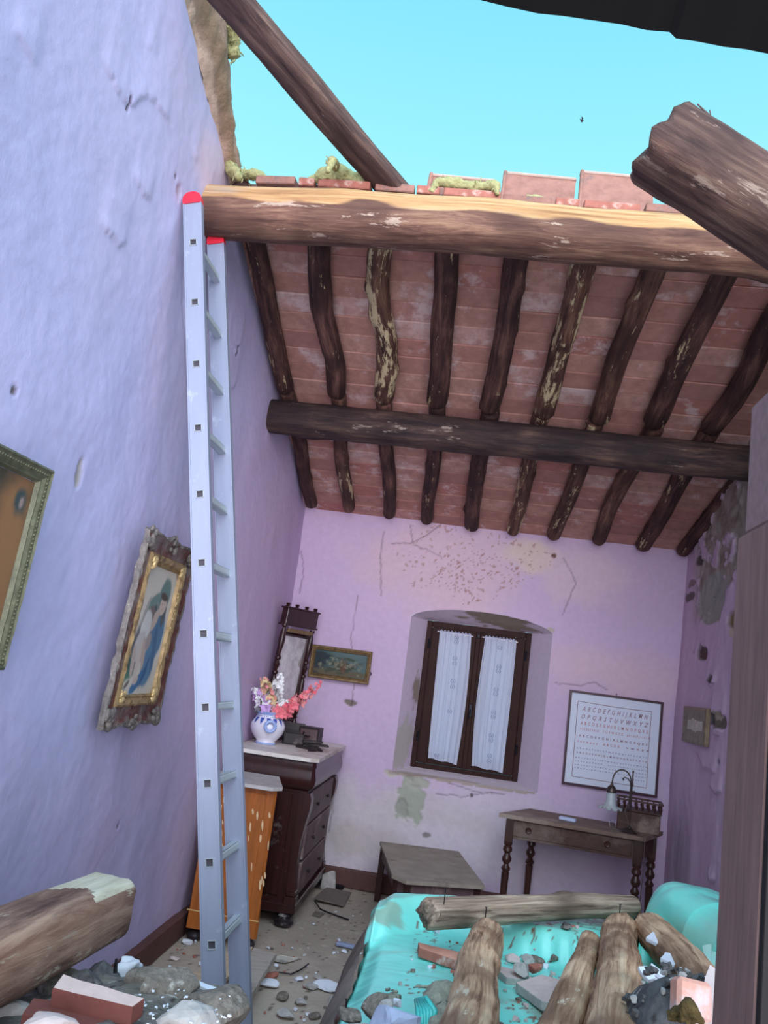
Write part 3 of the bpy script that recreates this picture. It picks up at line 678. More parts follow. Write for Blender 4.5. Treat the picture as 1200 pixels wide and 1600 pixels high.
# ---- ladder: leans on the left wall, rungs run in depth
def ladder_x(z): return -1.402+(3.43-z)*.2085
root = empty('ladder', (ladder_x(0), 3.2, 0), label='tall aluminium ladder with red end caps leaning on the lilac wall', cat='ladder')
la = math.atan(.2085); Rl = RY(-la)            # local z along the rail
L = 3.50/math.cos(la)
for yy in (-.0, .345):
    mb = MB(); hw, ht = .037, .0125
    # the rail is built in pieces around each square rung socket so that the sockets are real holes
    zc = [.28*k+.0 for k in range(1, 13)]
    off = .575/math.cos(la)+.0-.28*2+.0
    zs_r = [off+q for q in zc if 0 < off+q < L-.03]
    holes = zs_r; e = .0155; prev = 0
    for zh in holes:
        mb.box((0, 0, (prev+zh-e)/2), (2*hw, 2*ht, zh-e-prev))
        for s_ in (-1, 1): mb.box((s_*(hw+e)/2, 0, zh), (hw-e, 2*ht, 2*e))
        prev = zh+e
    mb.box((0, 0, (prev+L)/2), (2*hw, 2*ht, L-prev))
    for s_ in (-1, 1): mb.box((s_*(hw+.001), 0, L/2), (.006, 2*ht+.008, L))
    o = mb.build('rail', alu, root); o.rotation_euler = (0, -la, 0); o.location = (0, yy, 0)
    mb = MB(); n = 14
    poly = [(-hw-.004, 0)]+[((hw+.004)*math.cos(PI-PI*k/n), .022+.032*math.sin(PI*k/n)) for k in range(n+1)]+[(hw+.004, 0)]
    mb.prism_ax(poly, -ht-.005, ht+.005, 'y')
    o = mb.build('end_cap', red_cap, root); o['label'] = 'red rounded plastic end cap'; o.rotation_euler = (0, -la, 0); o.location = Vector((0, yy, 0))+Rl @ Vector((0, 0, L))
    mb = MB().box((0, 0, .02), (2*hw+.012, 2*ht+.012, .05), None, .004); o = mb.build('rubber_foot', black_pl, root); o.rotation_euler = (0, -la, 0); o.location = (0, yy, 0.0)
for zh in zs_r:
    mb = MB(); R4 = .0155; t_ = .002
    ya, yb = -.016, .352
    # hollow square tube rung
    for (cx, cz, dx, dz) in ((R4-t_/2, 0, t_, 2*R4), (-R4+t_/2, 0, t_, 2*R4), (0, R4-t_/2, 2*R4, t_), (0, -R4+t_/2, 2*R4, t_)):
        mb.box((cx, (ya+yb)/2, cz), (dx, yb-ya, dz))
    mb.box((0, .165, 0), (.036, .31, .024), None, .003)
    pl = MB().box((0, -.004, 0), (.027, .004, .027)).build('shade_plug', tube_shade_m, None)  # dark plug gives the hollow tube end its shade by colour
    o = mb.build('rung', alu_rung, root); pl.parent = o; pl['label'] = 'dark plug painted as shade in the hollow rung end'; o.rotation_euler = (0, -la, 0); o.location = Rl @ Vector((0, 0, zh))

# ---- window
win = empty('window_1', (.048, 6.93, .912)); tag(win, kind='structure')
def wb(name, a, b_, mat=window_wood, bev=.004, parent=win):
    a = [a[0]-.048, a[1]-6.93, a[2]-.912]; b_ = [b_[0]-.048, b_[1]-6.93, b_[2]-.912]
    return MB().b2(a, b_, bev).build(name, mat, parent)
mb = MB()
for a, b_ in (((-.378, 6.90, .912), (-.335, 6.975, 2.082)), ((.431, 6.90, .912), (.474, 6.975, 2.082)), ((-.336, 6.902, 2.035), (.432, 6.975, 2.082)), ((-.336, 6.902, .912), (.432, 6.975, .950))):
    mb.b2([a[0]-.048, a[1]-6.93, a[2]-.912], [b_[0]-.048, b_[1]-6.93, b_[2]-.912], .004)
mb.build('window_frame', window_wood, win)
glass, nt, bs = new_mat('window_glass'); bs.inputs['Base Color'].default_value = (.8, .86, .9, 1); bs.inputs['Transmission Weight'].default_value = .9; bs.inputs['Roughness'].default_value = .08
for (xl, xr) in ((-.333, .044), (.052, .429)):
    mb = MB()
    f = lambda a, b_, bv=.006: mb.b2([a[0]-.048, a[1]-6.93, a[2]-.912], [b_[0]-.048, b_[1]-6.93, b_[2]-.912], bv)
    f((xl, 6.888, .955), (xl+.085, 6.93, 2.032)); f((xr-.085, 6.888, .955), (xr, 6.93, 2.032)); f((xl+.08, 6.889, 1.962), (xr-.08, 6.93, 2.032)); f((xl+.08, 6.889, .955), (xr-.08, 6.93, 1.045))
    sash = mb.build('window_sash', window_wood, win)
    mb = MB(); mb.b2((xl+.08-.048, 6.915-6.93, 1.04-.912), (xr-.08-.048, 6.921-6.93, 1.97-.912)); mb.build('pane', glass, sash)
wb('meeting_stile', (.030, 6.872, .955), (.066, 6.892, 2.032))
mb = MB()
for (x, z) in ((-.345, 1.86), (-.345, 1.12), (.441, 1.86), (.441, 1.12)): mb.lathe([(.009, 0), (.010, .004), (.010, .07), (.009, .074)], (x-.048, 6.885-6.93, z-.912), 8)
mb.build('hinge', black_iron, win)
mb = MB().b2((.034-.048, 6.862-6.93, 1.36-.912), (.062-.048, 6.874-6.93, 1.46-.912), .003); mb.tube([(0, -.068, .50), (0, -.088, .50), (-.004, -.094, .48), (-.012, -.094, .43)], [.006, .006, .007, .005], 8)
mb.build('window_handle', black_iron, win)
wb('catch', (.036, 6.862, 1.985), (.062, 6.876, 2.02), black_iron)
# translucent cotton
cott, nt, bs = new_mat('sheer_cotton'); bs.inputs['Base Color'].default_value = (*lin(222, 228, 246), 1); bs.inputs['Roughness'].default_value = .9
trn = nt.nodes.new('ShaderNodeBsdfTranslucent'); trn.inputs['Color'].default_value = (*lin(214, 222, 246), 1); mx = nt.nodes.new('ShaderNodeMixShader'); mx.inputs[0].default_value = .35
nt.links.new(bs.outputs[0], mx.inputs[1]); nt.links.new(trn.outputs[0], mx.inputs[2]); nt.links.new(mx.outputs[0], nt.nodes['Material Output'].inputs['Surface'])
thread = M('embroidery_thread', (112, 122, 160), .8, 0, .1, 40, 0)
for ci_, (xa, xb, xa2, xb2, lab, mot, z0) in enumerate(((-.268, -.012, -.236, -.008, 'white gathered lace curtain on the left window sash', [(1.965, .0), (1.93, 0), (1.80, 0), (1.76, 0), (1.62, .0), (1.575, 0), (1.38, 0), (1.03, -.06)], 1.0), (.096, .348, .108, .352, 'white gathered lace curtain with embroidered column on the right window sash', [(1.93, -.01), (1.78, 0), (1.745, 0), (1.60, 0), (1.565, 0), (1.42, 0), (1.385, 0), (1.24, 0), (1.205, 0), (1.085, 0), (1.045, 0)], .99))):
    xm = (xa+xb)/2; root = empty('curtain', (xm, 6.868, 2.0), label=lab, cat='curtain', group='white curtains on the window sashes')
    nu, nv = 90, 60; t = np.linspace(0, 1, nu)[:, None]+np.zeros((1, nv)); q = np.linspace(0, 1, nv)[None, :]+np.zeros((nu, 1))
    X = (xa+(xb-xa)*t)*(1-q)+(xa2+(xb2-xa2)*t)*q + .010*np.sin(q*PI)*(t-.5)*2 + .006*np.sin(q*4+ci_*2)
    Z = 2.008-(2.008-z0)*q - .018*t*q + .004*np.sin(t*11)*q
    Yy = 6.870 - .006 - .0085*np.sin(t*27+1.0*np.sin(q*2+ci_)+ci_)*(.6+.4*q) - .003*np.sin(t*61+q*3) - .003*np.sin(t*95)*(1-q)**4
    X = X + .001*np.sin(t*40)
    me = grid_mesh('fabric', np.stack([X-xm, Yy-6.868, Z-2.0], -1)); link('fabric', me, cott, root)
    mb = MB().tube([(xa-.018-xm, -.002, .0), (xb+.018-xm, -.002, -.006)], .0045, 8); mb.build('curtain_rod', white_m, root)
    mb = MB(); xr_ = random.Random(ci_)
    for k in range(9):
        xx = xa+(xb-xa)*(k+.5)/9-xm; mb.tube([(xx-.009, -.008, .002), (xx-.003, -.014, .016), (xx+.004, -.014, .014), (xx+.009, -.009, 0)], .0028, 6)
    mb.build('gathered_heading', cott, root)
    for (zz, dx) in mot:
        mb = MB()
        qq = (2.0-zz)/1.0; cx = ((xa+xb)/2*(1-qq)+(xa2+xb2)/2*qq)+.006*math.sin(qq*4+ci_*2)+dx-xm+(.012 if ci_ == 0 else .01)
        for s_ in (-1, 1):
            pts = [(cx+s_*(.006+.010*math.sin(a*PI/5)), -.0195, zz-2.0+.014*math.cos(a*PI/5)+.001) for a in range(6)]
            mb.tube(pts, .0016, 5)
        mb.tube([(cx-.003, -.0195, zz-2.0), (cx+.004, -.0195, zz-2.003)], .0026, 5)
        o = mb.build('embroidered_loop', thread, root); o['label'] = 'grey blue embroidered loop'; o['kind'] = 'stuff'

# ---- commode (large chest) against the left wall; drawers face the room
cx0, cx1, cy0, cy1, cz = -1.45, -.915, 5.44, 6.56, 1.0
root = empty('commode', (-1.18, 6.0, 0), label='dark mahogany chest of drawers with a dusty marble top, by the far left corner', cat='chest of drawers')
O = Vector((-1.18, 6.0, 0))
def bb(mb, a, b_, bev=0): return mb.b2([a[i]-O[i] for i in range(3)], [b_[i]-O[i] for i in range(3)], bev)
mb = MB(); ov = [(-1.47, 5.385), (-.925, 5.385), (-.872, 5.43), (-.872, 6.60), (-.93, 6.63), (-1.47, 6.63)]
mb.prism([(x-O.x, y-O.y) for x, y in ov], 1.002, 1.026); mb.build('marble_top', marble, root)
# ogee cornice that runs round the top (its front is a hidden drawer)
prof = [(0, .998), (.030, .994), (.036, .975), (.030, .955), (.034, .93), (.042, .895), (.038, .86), (.024, .835), (.006, .822), (-.006, .816), (-.006, .805)]
mb = MB(); vsx = []; fs = []
loop = lambda d: [(cx0, cy0-d), (cx1+d*.3-.02*0, cy0-d), (cx1+d, cy0-d*.3), (cx1+d, cy1+d*.5), (cx0, cy1+d*.5)]
for (d, z) in prof: vsx += [(x-O.x, y-O.y, z) for x, y in loop(d-.004)]
for i in range(len(prof)-1):
    for k in range(4): fs.append((i*5+k, i*5+k+1, (i+1)*5+k+1, (i+1)*5+k))
fs.append((0, 1, 2, 3, 4)); fs.append(tuple(range((len(prof)-1)*5, len(prof)*5))); mb.add(vsx, fs)
for i in range(len(prof)-1): mb.add([vsx[i*5+4], vsx[i*5], vsx[(i+1)*5], vsx[(i+1)*5+4]], [(0, 1, 2, 3)])
mb.build('cornice_drawer', maho, root, auto=True)
mb = MB(); bb(mb, (cx0, cy0+.02, .14), (cx1-.02, cy1-.01, .81)); mb.build('carcass', maho, root)
mb = MB(); bb(mb, (cx0+.05, cy0+.006, .18), (cx1-.10, cy0+.022, .79), .004); mb.build('side_panel', maho, root)
for k, (za, zb_) in enumerate(((.60, .80), (.385, .585), (.17, .37))):
    mb = MB(); bb(mb, (cx1-.03, cy0+.10, za), (cx1+.006, cy1-.10, zb_), .006); d = mb.build('drawer', maho_side, root)
    mb = MB()
    for yk in (cy0+.36, cy1-.36): mb.lathe([(.004, 0), (.006, .006), (.012, .012), (.013, .018), (.008, .024)], (0, 0, 0), 10)
    mb.v = [(cx1+.004-O.x+v_[2], (cy0+.36 if i_ < len(mb.v)/2 else cy1-.36)-O.y+v_[0], (za+zb_)/2+v_[1]) for i_, v_ in enumerate(mb.v)]
    h_ = len(mb.v)//2; k2 = MB(); k2.v = mb.v[:h_]; k2.f = mb.f[:len(mb.f)//2]; k2.m = mb.m[:len(mb.f)//2]; k2.build('knob', brass_dark, d)
    k2 = MB(); k2.v = mb.v[h_:]; k2.f = [tuple(i-h_ for i in f) for f in mb.f[len(mb.f)//2:]]; k2.m = mb.m[len(mb.f)//2:]; k2.build('knob', brass_dark, d)
# scrolled pilasters on both front corners
for yc in (cy0+.045, cy1-.045):
    pts = [(cx1+.012, .805), (cx1+.026, .77), (cx1+.024, .70), (cx1+.008, .62), (cx1-.004, .52), (cx1-.008, .40), (cx1-.006, .28), (cx1+.004, .215), (cx1-.05, .215), (cx1-.06, .50), (cx1-.05, .805)]
    mb = MB(); mb.prism_ax([(x-O.x, z) for x, z in pts], yc-.045-O.y, yc+.045-O.y, 'y'); mb.build('pilaster', maho, root)
    mb = MB(); bb(mb, (cx1-.06, yc-.05, .14), (cx1+.016, yc+.05, .185), .004); bb(mb, (cx1-.052, yc-.046, .185), (cx1+.008, yc+.046, .215), .006); mb.build('pilaster_base', maho, root)
mb = MB(); bb(mb, (cx0, cy0-.004, .085), (cx1+.020, cy1+.004, .142), .006); mb.build('plinth', maho, root)
fprof = [(.030, .085), (.046, .080), (.050, .068), (.036, .060), (.040, .052), (.060, .040), (.062, .024), (.046, .008), (.026, .002), (.024, 0)]
blk = M('ebonised_foot', (40, 32, 36), .4, 0, .3, 20, .1, (1, 1, 1), (180, 176, 172), .05)
for (x, y) in ((cx1-.045, cy0+.045), (cx1-.045, cy1-.05), (cx0+.06, cy0+.05), (cx0+.06, cy1-.05)):
    mb = MB().lathe(fprof[::-1], (x-O.x, y-O.y, 0), 18); mb.build('bun_foot', blk, root, auto=True)

# ---- orange bedside cabinet in front of it
root = empty('bedside_cabinet', (-1.23, 5.12, 0), label='orange brown bedside cabinet with chipped veneer and grey marble top behind the ladder', cat='cabinet'); O = Vector((-1.23, 5.12, 0))
mb = MB().prism([(x-O.x, y-O.y) for x, y in ((-1.44, 4.88), (-1.03, 4.88), (-.985, 4.95), (-1.10, 5.36), (-1.44, 5.36))], .872, .892); mb.build('marble_top', marble_grey, root)
bp = [(-1.41, 4.94), (-1.03, 4.94), (-1.015, 4.955), (-1.10, 5.34), (-1.41, 5.34)]
mb = MB().prism([(x-O.x, y-O.y) for x, y in bp], .10, .872); body = mb.build('body', orange_wood, root)
mb = MB().prism([(x-O.x+(.012 if x > -1.2 else 0), y-O.y-(.010 if y < 5 else 0)) for x, y in bp], .07, .165)
mb.build('plinth', orange_wood, root)
mb = MB(); bb(mb, (-1.37, 4.934, .17), (-1.07, 4.942, .84), .002); mb.build('side_panel', orange_wood, root)
mb = MB().box((-1.062-O.x, 5.145-O.y, .51), (.014, .30, .66), RZ(.218), .003); dr = mb.build('door', orange_wood, root)
mb = MB().lathe([(.006, 0), (.012, .01), (.013, .018), (.006, .024)], (0, 0, 0), 10); mb.v = [(-1.045-O.x+v_[2], 5.08-O.y+v_[0], .55+v_[1]) for v_ in mb.v]; mb.build('knob', brass_dark, dr)
mb = MB(); bb(mb, (-1.42, 4.926, .163), (-1.005, 4.932, .169)); mb.build('inlay_line', M('inlay_line', (214, 170, 110), .5, 0, .1, 20, 0), root)
chip = M('bare_chip', (216, 180, 140), .8, 0, .15, 60, .2); mb = MB(); rn = random.Random(5)
spots = [(402, 1275), (395, 1268), (421, 1274), (391, 1292), (410, 1290), (407, 1310), (383, 1328), (388, 1310), (380, 1280), (393, 1355), (409, 1375), (412, 1380), (406, 1383), (414, 1368), (378, 1300), (377, 1265), (419, 1322), (345, 1262), (348, 1285), (346, 1305), (347, 1322), (349, 1250)]
for (px, py) in spots:
    p = at(px, py, Y=4.932); wd_, ht_ = rn.uniform(.003, .007), rn.uniform(.012, .030)
    ring = [(p.x-O.x+wd_*math.cos(a)*(1+.2*rn.uniform(-1, 1))-.003*math.sin(a), 4.9325-O.y, p.z+ht_*math.sin(a)*(1+.15*rn.uniform(-1, 1))) for a in [2*PI*k/9 for k in range(9)]]
    mb.add(ring, [tuple(range(9))]); mb.add([(q[0], q[1]+.003, q[2]) for q in ring], [tuple(range(8, -1, -1))])
o = mb.build('veneer_chips', chip, root); o['kind'] = 'stuff'; o['label'] = 'pale chips of missing veneer'
for (x, y) in ((-1.065, 4.985), (-1.14, 5.30), (-1.37, 4.985), (-1.37, 5.30)):
    mb = MB().lathe([(.022, 0), (.044, .010), (.048, .026), (.036, .044), (.016, .052), (.020, .072)], (x-O.x, y-O.y, 0), 14); mb.build('bun_foot', blk, root, auto=True)

# ---- low table with clipped stone top behind the bed
root = empty('low_table', (-.12, 6.0, 0), label='low table with a dusty grey stone top between bed and far wall', cat='table'); O = Vector((-.12, 6.0, 0))
tp = [(-.505, 6.46), (.075, 6.56), (.250, 5.60), (-.232, 5.40), (-.330, 5.50)]
mb = MB().prism([(x-O.x, y-O.y) for x, y in tp], .378, .40); mb.build('stone_top', stone_top, root)
inn = [(-.470, 6.43), (.045, 6.52), (.205, 5.64), (-.225, 5.46), (-.295, 5.54)]
mb = MB(); n = len(inn); 
for i in range(n):
    a, b_ = inn[i], inn[(i+1) % n]; d = Vector((b_[0]-a[0], b_[1]-a[1], 0)); ang = math.atan2(d.y, d.x)
    mb.box(((a[0]+b_[0])/2-O.x, (a[1]+b_[1])/2-O.y, .335), (d.length, .018, .085), RZ(ang))
mb.build('apron', maho_side, root)
for (x, y) in inn:
    mb = MB(); bb(mb, (x-.022, y-.022, 0), (x+.022, y+.022, .378), .004); mb.build('leg', maho, root)

# ---- writing desk, slightly racked
root = empty('writing_desk', (.95, 6.3, 0), label='old wooden writing desk with turned legs under the framed alphabet', cat='desk'); O = Vector((.95, 6.3, 0))
Q = [Vector((.318, 6.13, 0)), Vector((1.292, 6.03, 0)), Vector((1.50, 6.46, 0)), Vector((.565, 6.60, 0))]
def dq(s_, t_): # bilinear inside the desk top: s along the front, t towards the wall
    return (Q[0]*(1-s_)+Q[1]*s_)*(1-t_)+(Q[3]*(1-s_)+Q[2]*s_)*t_
mb = MB().prism([(q.x-O.x, q.y-O.y) for q in Q], .745, .772); mb.build('desk_top', M('desk_top_wood', (118, 96, 84), .7, 0, .25, 4, .15, (1.5, 8, 8), (152, 136, 124), .3), root)
def plank(name, a, b_, th, z0, z1, mat, parent, bev=0.0):
    d = b_-a; mb_ = MB(); mb_.box(((a.x+b_.x)/2-O.x, (a.y+b_.y)/2-O.y, (z0+z1)/2), (d.length, th, z1-z0), RZ(math.atan2(d.y, d.x)), bev); return mb_.build(name, mat, parent)
c4 = [dq(.055, .10), dq(.945, .10), dq(.945, .90), dq(.055, .90)]
apr = M('desk_apron', (74, 48, 40), .6, 0, .35, 5, .12, (2, 8, 8), (110, 92, 84), .3)
plank('apron', c4[0], c4[1], .02, .615, .745, apr, root); plank('apron', c4[1], c4[2], .02, .615, .745, apr, root); plank('apron', c4[2], c4[3], .02, .615, .745, walnut, root); plank('apron', c4[3], c4[0], .02, .615, .745, apr, root)
da, db = dq(.09, .085), dq(.90, .085); drw = plank('drawer', da, db, .016, .632, .735, apr, root, .003)
for s_ in (.20, .74):
    p = dq(s_, .07); mb = MB().lathe([(.007, 0), (.009, .004), (.019, .010), (.021, .016), (.016, .022), (.009, .021), (.007, .024)], (0, 0, 0), 14)
    mb.v = [(p.x-O.x+v_[0], p.y-O.y+.008-v_[2], .684+v_[1]) for v_ in mb.v]; mb.build('knob', walnut_leg, drw, auto=True)
lp = [(.012, 0), (.017, .02), (.018, .03), (.026, .36), (.027, .385), (.020, .392), (.030, .402), (.032, .414), (.020, .432), (.017, .44), (.032, .462), (.034, .478), (.022, .502), (.019, .512), (.033, .530), (.030, .552), (.022, .560), (.030, .572), (.030, .585), (.026, .590)]
for q in (dq(.06, .11), dq(.94, .11), dq(.94, .89), dq(.06, .89)):
    mb = MB().lathe(lp, (q.x-O.x, q.y-O.y, 0), 18); mb.box((q.x-O.x, q.y-O.y, .667), (.056, .056, .156), RZ(-.1)); mb.build('turned_leg', walnut_leg, root, auto=True)

# letter box with a baluster gallery on the desk
p = dq(.865, .62); a_d = math.atan2((Q[1]-Q[0]).y, (Q[1]-Q[0]).x)
root = empty('letter_box', (p.x, p.y, .772), -.16, label='small wooden letter box with a baluster gallery on the desk', cat='box')
bx_m = M('letter_box_wood', (72, 42, 34), .5, 0, .3, 7, .1, (2, 9, 9), (130, 108, 98), .2)
mb = MB().box((0, 0, .065), (.285, .19, .13), None, .004); mb.build('box_body', bx_m, root)
mb = MB().box((0, 0, .137), (.300, .205, .012), None, .003); mb.build('ledge', bx_m, root)
mb = MB()
for (a, b_) in (((-.148, -.100), (.148, -.100)), ((-.148, -.100), (-.148, .100)), ((.148, -.100), (.148, .100)), ((-.148, .1), (.148, .1))):
    mb.box(((a[0]+b_[0])/2, (a[1]+b_[1])/2, .203), (max(abs(a[0]-b_[0]), 0)+.016, abs(a[1]-b_[1])+.016, .012), None, .002)
mb.build('gallery_rail', bx_m, root)
sp_prof = [(.004, 0), (.009, .003), (.006, .008), (.010, .018), (.011, .026), (.005, .036), (.008, .044), (.004, .050), (.009, .054)]
spm = MB().lathe(sp_prof, (0, 0, 0), 8).mesh('baluster'); spm.materials.append(walnut_leg)
for k in range(8):
    for (x, y) in ((-.14+.28*k/7, -.096), (-.14+.28*k/7, .096)): o = link('baluster', spm, None, root); o.location = (x, y, .143)
for k in range(1, 5):
    for x in (-.144, .144): o = link('baluster', spm, None, root); o.location = (x, -.096+.192*k/5, .143)

# desk lamp with frilled glass shade
root = empty('desk_lamp', (1.205, 6.16, .772), label='bronze desk lamp with a frilled glass shade in front of the letter box', cat='lamp')
mb = MB().lathe([(.070, 0), (.072, .004), (.066, .009), (.040, .013), (.030, .020), (.014, .026), (.010, .034)], (0, 0, 0), 24); mb.build('lamp_base', brass_dark, root, auto=True)
mb = MB().tube([(0, 0, .02), (0, 0, .40)], .0045, 8); mb.lathe([(.004, 0), (.009, .006), (.009, .02), (.004, .026)], (0, 0, .30), 10); mb.lathe([(.003, 0), (.008, .01), (.003, .02)], (0, 0, .39), 8); mb.build('stem', brass_dark, root)
pts = [(-.004, -.004, .14)]+[(-.010, -.004, z) for z in (.17, .21, .26)]
arc = [(-.010, -.004, .30)]+[(-.073+.063*math.cos(a), -.004, .325+.080*math.sin(a)) for a in [PI*k/12 for k in range(13)]]+[(-.138, -.004, .305)]
mb = MB().tube(arc, .0048, 8); mb.tube([(-.010, -.004, .30), (-.012, -.004, .24), (-.018, -.004, .19), (-.030, -.004, .155), (-.034, -.004, .13)], [.005, .005, .005, .006, .009], 8)
mb.tube([(-.008, -.004, .28), (-.016, -.004, .33), (-.034, -.004, .352), (-.056, -.004, .356), (-.066, -.004, .345), (-.060, -.004, .335)], [.004, .004, .004, .004, .006, .005], 8)
mb.tube([(-.010, 0, .272), (.022, 0, .272)], .004, 6); mb.build('curved_arm', brass_dark, root)
mb = MB().lathe([(.004, .060), (.010, .056), (.012, .046), (.026, .034), (.034, .012), (.034, 0), (.026, -.004)], (-.138, -.004, .246), 18); mb.build('socket_cap', brass_dark, root, auto=True)
frost, nt, bs = new_mat('frosted_glass'); bs.inputs['Base Color'].default_value = (*lin(218, 226, 228), 1); bs.inputs['Transmission Weight'].default_value = .45; bs.inputs['Roughness'].default_value = .25
vsx = []; fs = []; n = 36; pr = [(.026, .0), (.032, -.020), (.034, -.05), (.036, -.075), (.046, -.092), (.062, -.104), (.074, -.108)]
for (r_, z) in pr:
    for k in range(n):
        th = 2*PI*k/n; wv = max(0, (r_-.036)/.04); rr_ = r_*(1+.14*wv*math.cos(6*th)); vsx.append((-.138+rr_*math.cos(th), -.004+rr_*math.sin(th), .246+z+.012*wv*math.cos(12*th)))
for i in range(len(pr)-1):
    for k in range(n): fs.append((i*n+k, i*n+(k+1) % n, (i+1)*n+(k+1) % n, (i+1)*n+k))
o = MB().add(vsx, fs).build('glass_shade', frost, root, smooth=True); md = o.modifiers.new('t', 'SOLIDIFY'); md.thickness = .002
mb = MB().lathe([(.010, .03), (.012, .0), (.018, -.03), (.016, -.048), (.006, -.058)], (-.138, -.004, .230), 12); mb.build('bulb', white_m, root, smooth=True)
# flex with a wooden cord switch hanging beside the right legs
mb = MB().tube([(-.034, -.004, .13), (-.02, -.02, .08), (.0, -.05, .045), (.045, -.115, .008), (.066, -.150, .004), (.074, -.165, -.03), (.076, -.168, -.25), (.070, -.16, -.43)], .0028, 6)
mb.tube([(.078, -.163, -.51), (.06, -.1, -.66), (.1, .0, -.768), (.2, .1, -.77)], .0028, 6); fx = mb.build('flex', cord_m, root)
mb = MB().lathe([(.006, 0), (.011, .01), (.012, .05), (.008, .075), (.004, .08)], (.072, -.16, -.51), 10); mb.build('cord_switch', M('cord_switch', (150, 118, 92), .5, 0, .1, 10, 0), fx)

# pale blue packet on the desk
p = dq(.41, .36); root = MB().box((0, 0, .0), (.115, .055, .022), None, .005).add([(-.04, -.0276, -.004), (.03, -.0276, -.004), (.03, -.0276, -.002), (-.04, -.0276, -.002)], [(0, 1, 2, 3)])
o = root.build('packet', paper_b); o.location = (p.x, p.y, .784); o.rotation_euler = (0, 0, -.35); tag(o, 'small pale blue packet lying on the desk', 'packet')
# thin looped wire standing on the desk left of the letter box
pp = dq(.70, .55); mb = MB().tube([(pp.x-.02, pp.y, .774), (pp.x-.024, pp.y, .80), (pp.x-.008, pp.y, .815), (pp.x+.012, pp.y-.01, .808), (pp.x+.02, pp.y-.01, .775)], .0018, 6)
o = mb.build('wire_loop', white_m, off=(pp.x, pp.y, .773)); tag(o, 'thin pale wire loop on the desk beside the letter box', 'wire')

# ---- pictures
def frame_prof(mb, w_, h_, prof, corner_r=0):
    """mitred frame in the local xz plane, face towards -y; prof: (inset, proud)"""
    vs_ = []; fs = []
    for (ins, pr_) in prof:
        x, z = w_/2-ins, h_/2-ins; vs_ += [(-x, -pr_, -z), (x, -pr_, -z), (x, -pr_, z), (-x, -pr_, z)]
    for i in range(len(prof)-1):
        for k in range(4): fs.append((i*4+k, i*4+(k+1) % 4, (i+1)*4+(k+1) % 4, (i+1)*4+k))
    return mb.add(vs_, fs)
def paint_grid(name, w_, h_, fn, nx_=70, nz_=70, parent=None, y=-.008):
    U = np.linspace(0, 1, nx_)[:, None]+np.zeros((1, nz_)); V = np.linspace(0, 1, nz_)[None, :]+np.zeros((nx_, 1))
    c_ = np.zeros(U.shape+(3,)); fn(U, V, c_); me = grid_mesh(name, np.stack([(U-.5)*w_, y+0*U, (V-.5)*h_], -1), c_)
    return link(name, me, paint_v, parent)
# alphabet sampler
root = empty('framed_sampler', (1.136, 6.668, 1.326), label='white embroidered alphabet sampler in a thin maroon frame', cat='picture')
root.rotation_euler = (0, .0, 0)
mb = MB(); frame_prof(mb, .700, .700, [(0, 0), (0, .022), (.016, .022), (.018, .010)]); mb.build('frame', maroon, root)
MB().box((0, -.006, 0), (.68, .008, .68)).build('mount', M('sampler_linen', (216, 222, 238), .85, 0, .03, 90, .1), root)
mb = MB(); bw = .552; bh = .570
P4 = [(-.283, -.0106, .274), (.268, -.0106, .268), (.270, -.0106, -.292), (-.280, -.0106, -.284)]
for i in range(4):
    a, b_ = Vector(P4[i]), Vector(P4[(i+1) % 4]); pts = [a.lerp(b_, q/8)+Vector((0, 0, -.006*math.sin(PI*q/8) if i == 0 else 0))+Vector((-.004*math.sin(PI*q/8) if i == 1 else 0, 0, 0)) for q in range(9)]; mb.tube(pts, .0022, 4)
mb.build('stitched_border', ink, root)
def text_mesh(s_, size, mat, x, z, parent, wtarget=None, shear=0.0, y=-.0112, extr=.0006, sp=1.0, off_=0.0):
    cu = bpy.data.curves.new('lettering', 'FONT'); cu.body = s_; cu.size = size; cu.extrude = extr; cu.shear = shear; cu.space_character = sp; cu.align_x = 'LEFT'; cu.resolution_u = 2; cu.offset = off_
    tmp = bpy.data.objects.new('tmp', cu); C.objects.link(tmp); bpy.context.view_layer.update()
    me = bpy.data.meshes.new_from_object(tmp.evaluated_get(bpy.context.evaluated_depsgraph_get())); bpy.data.objects.remove(tmp); bpy.data.curves.remove(cu)
    n_ = len(me.vertices); c_ = np.zeros(n_*3); me.vertices.foreach_get('co', c_); c_ = c_.reshape(-1, 3)
    k = 1.0 if wtarget is None else wtarget/(c_[:, 0].max()-c_[:, 0].min())
    c2 = np.stack([(c_[:, 0]-c_[:, 0].min())*k+x, y-c_[:, 2], c_[:, 1]+z], -1); me.vertices.foreach_set('co', c2.reshape(-1).astype(np.float32)); me.update()
    me.name = 'lettering'; me.materials.clear(); return link('lettering', me, mat, parent)
sp1 = lambda t: '  '.join(t)
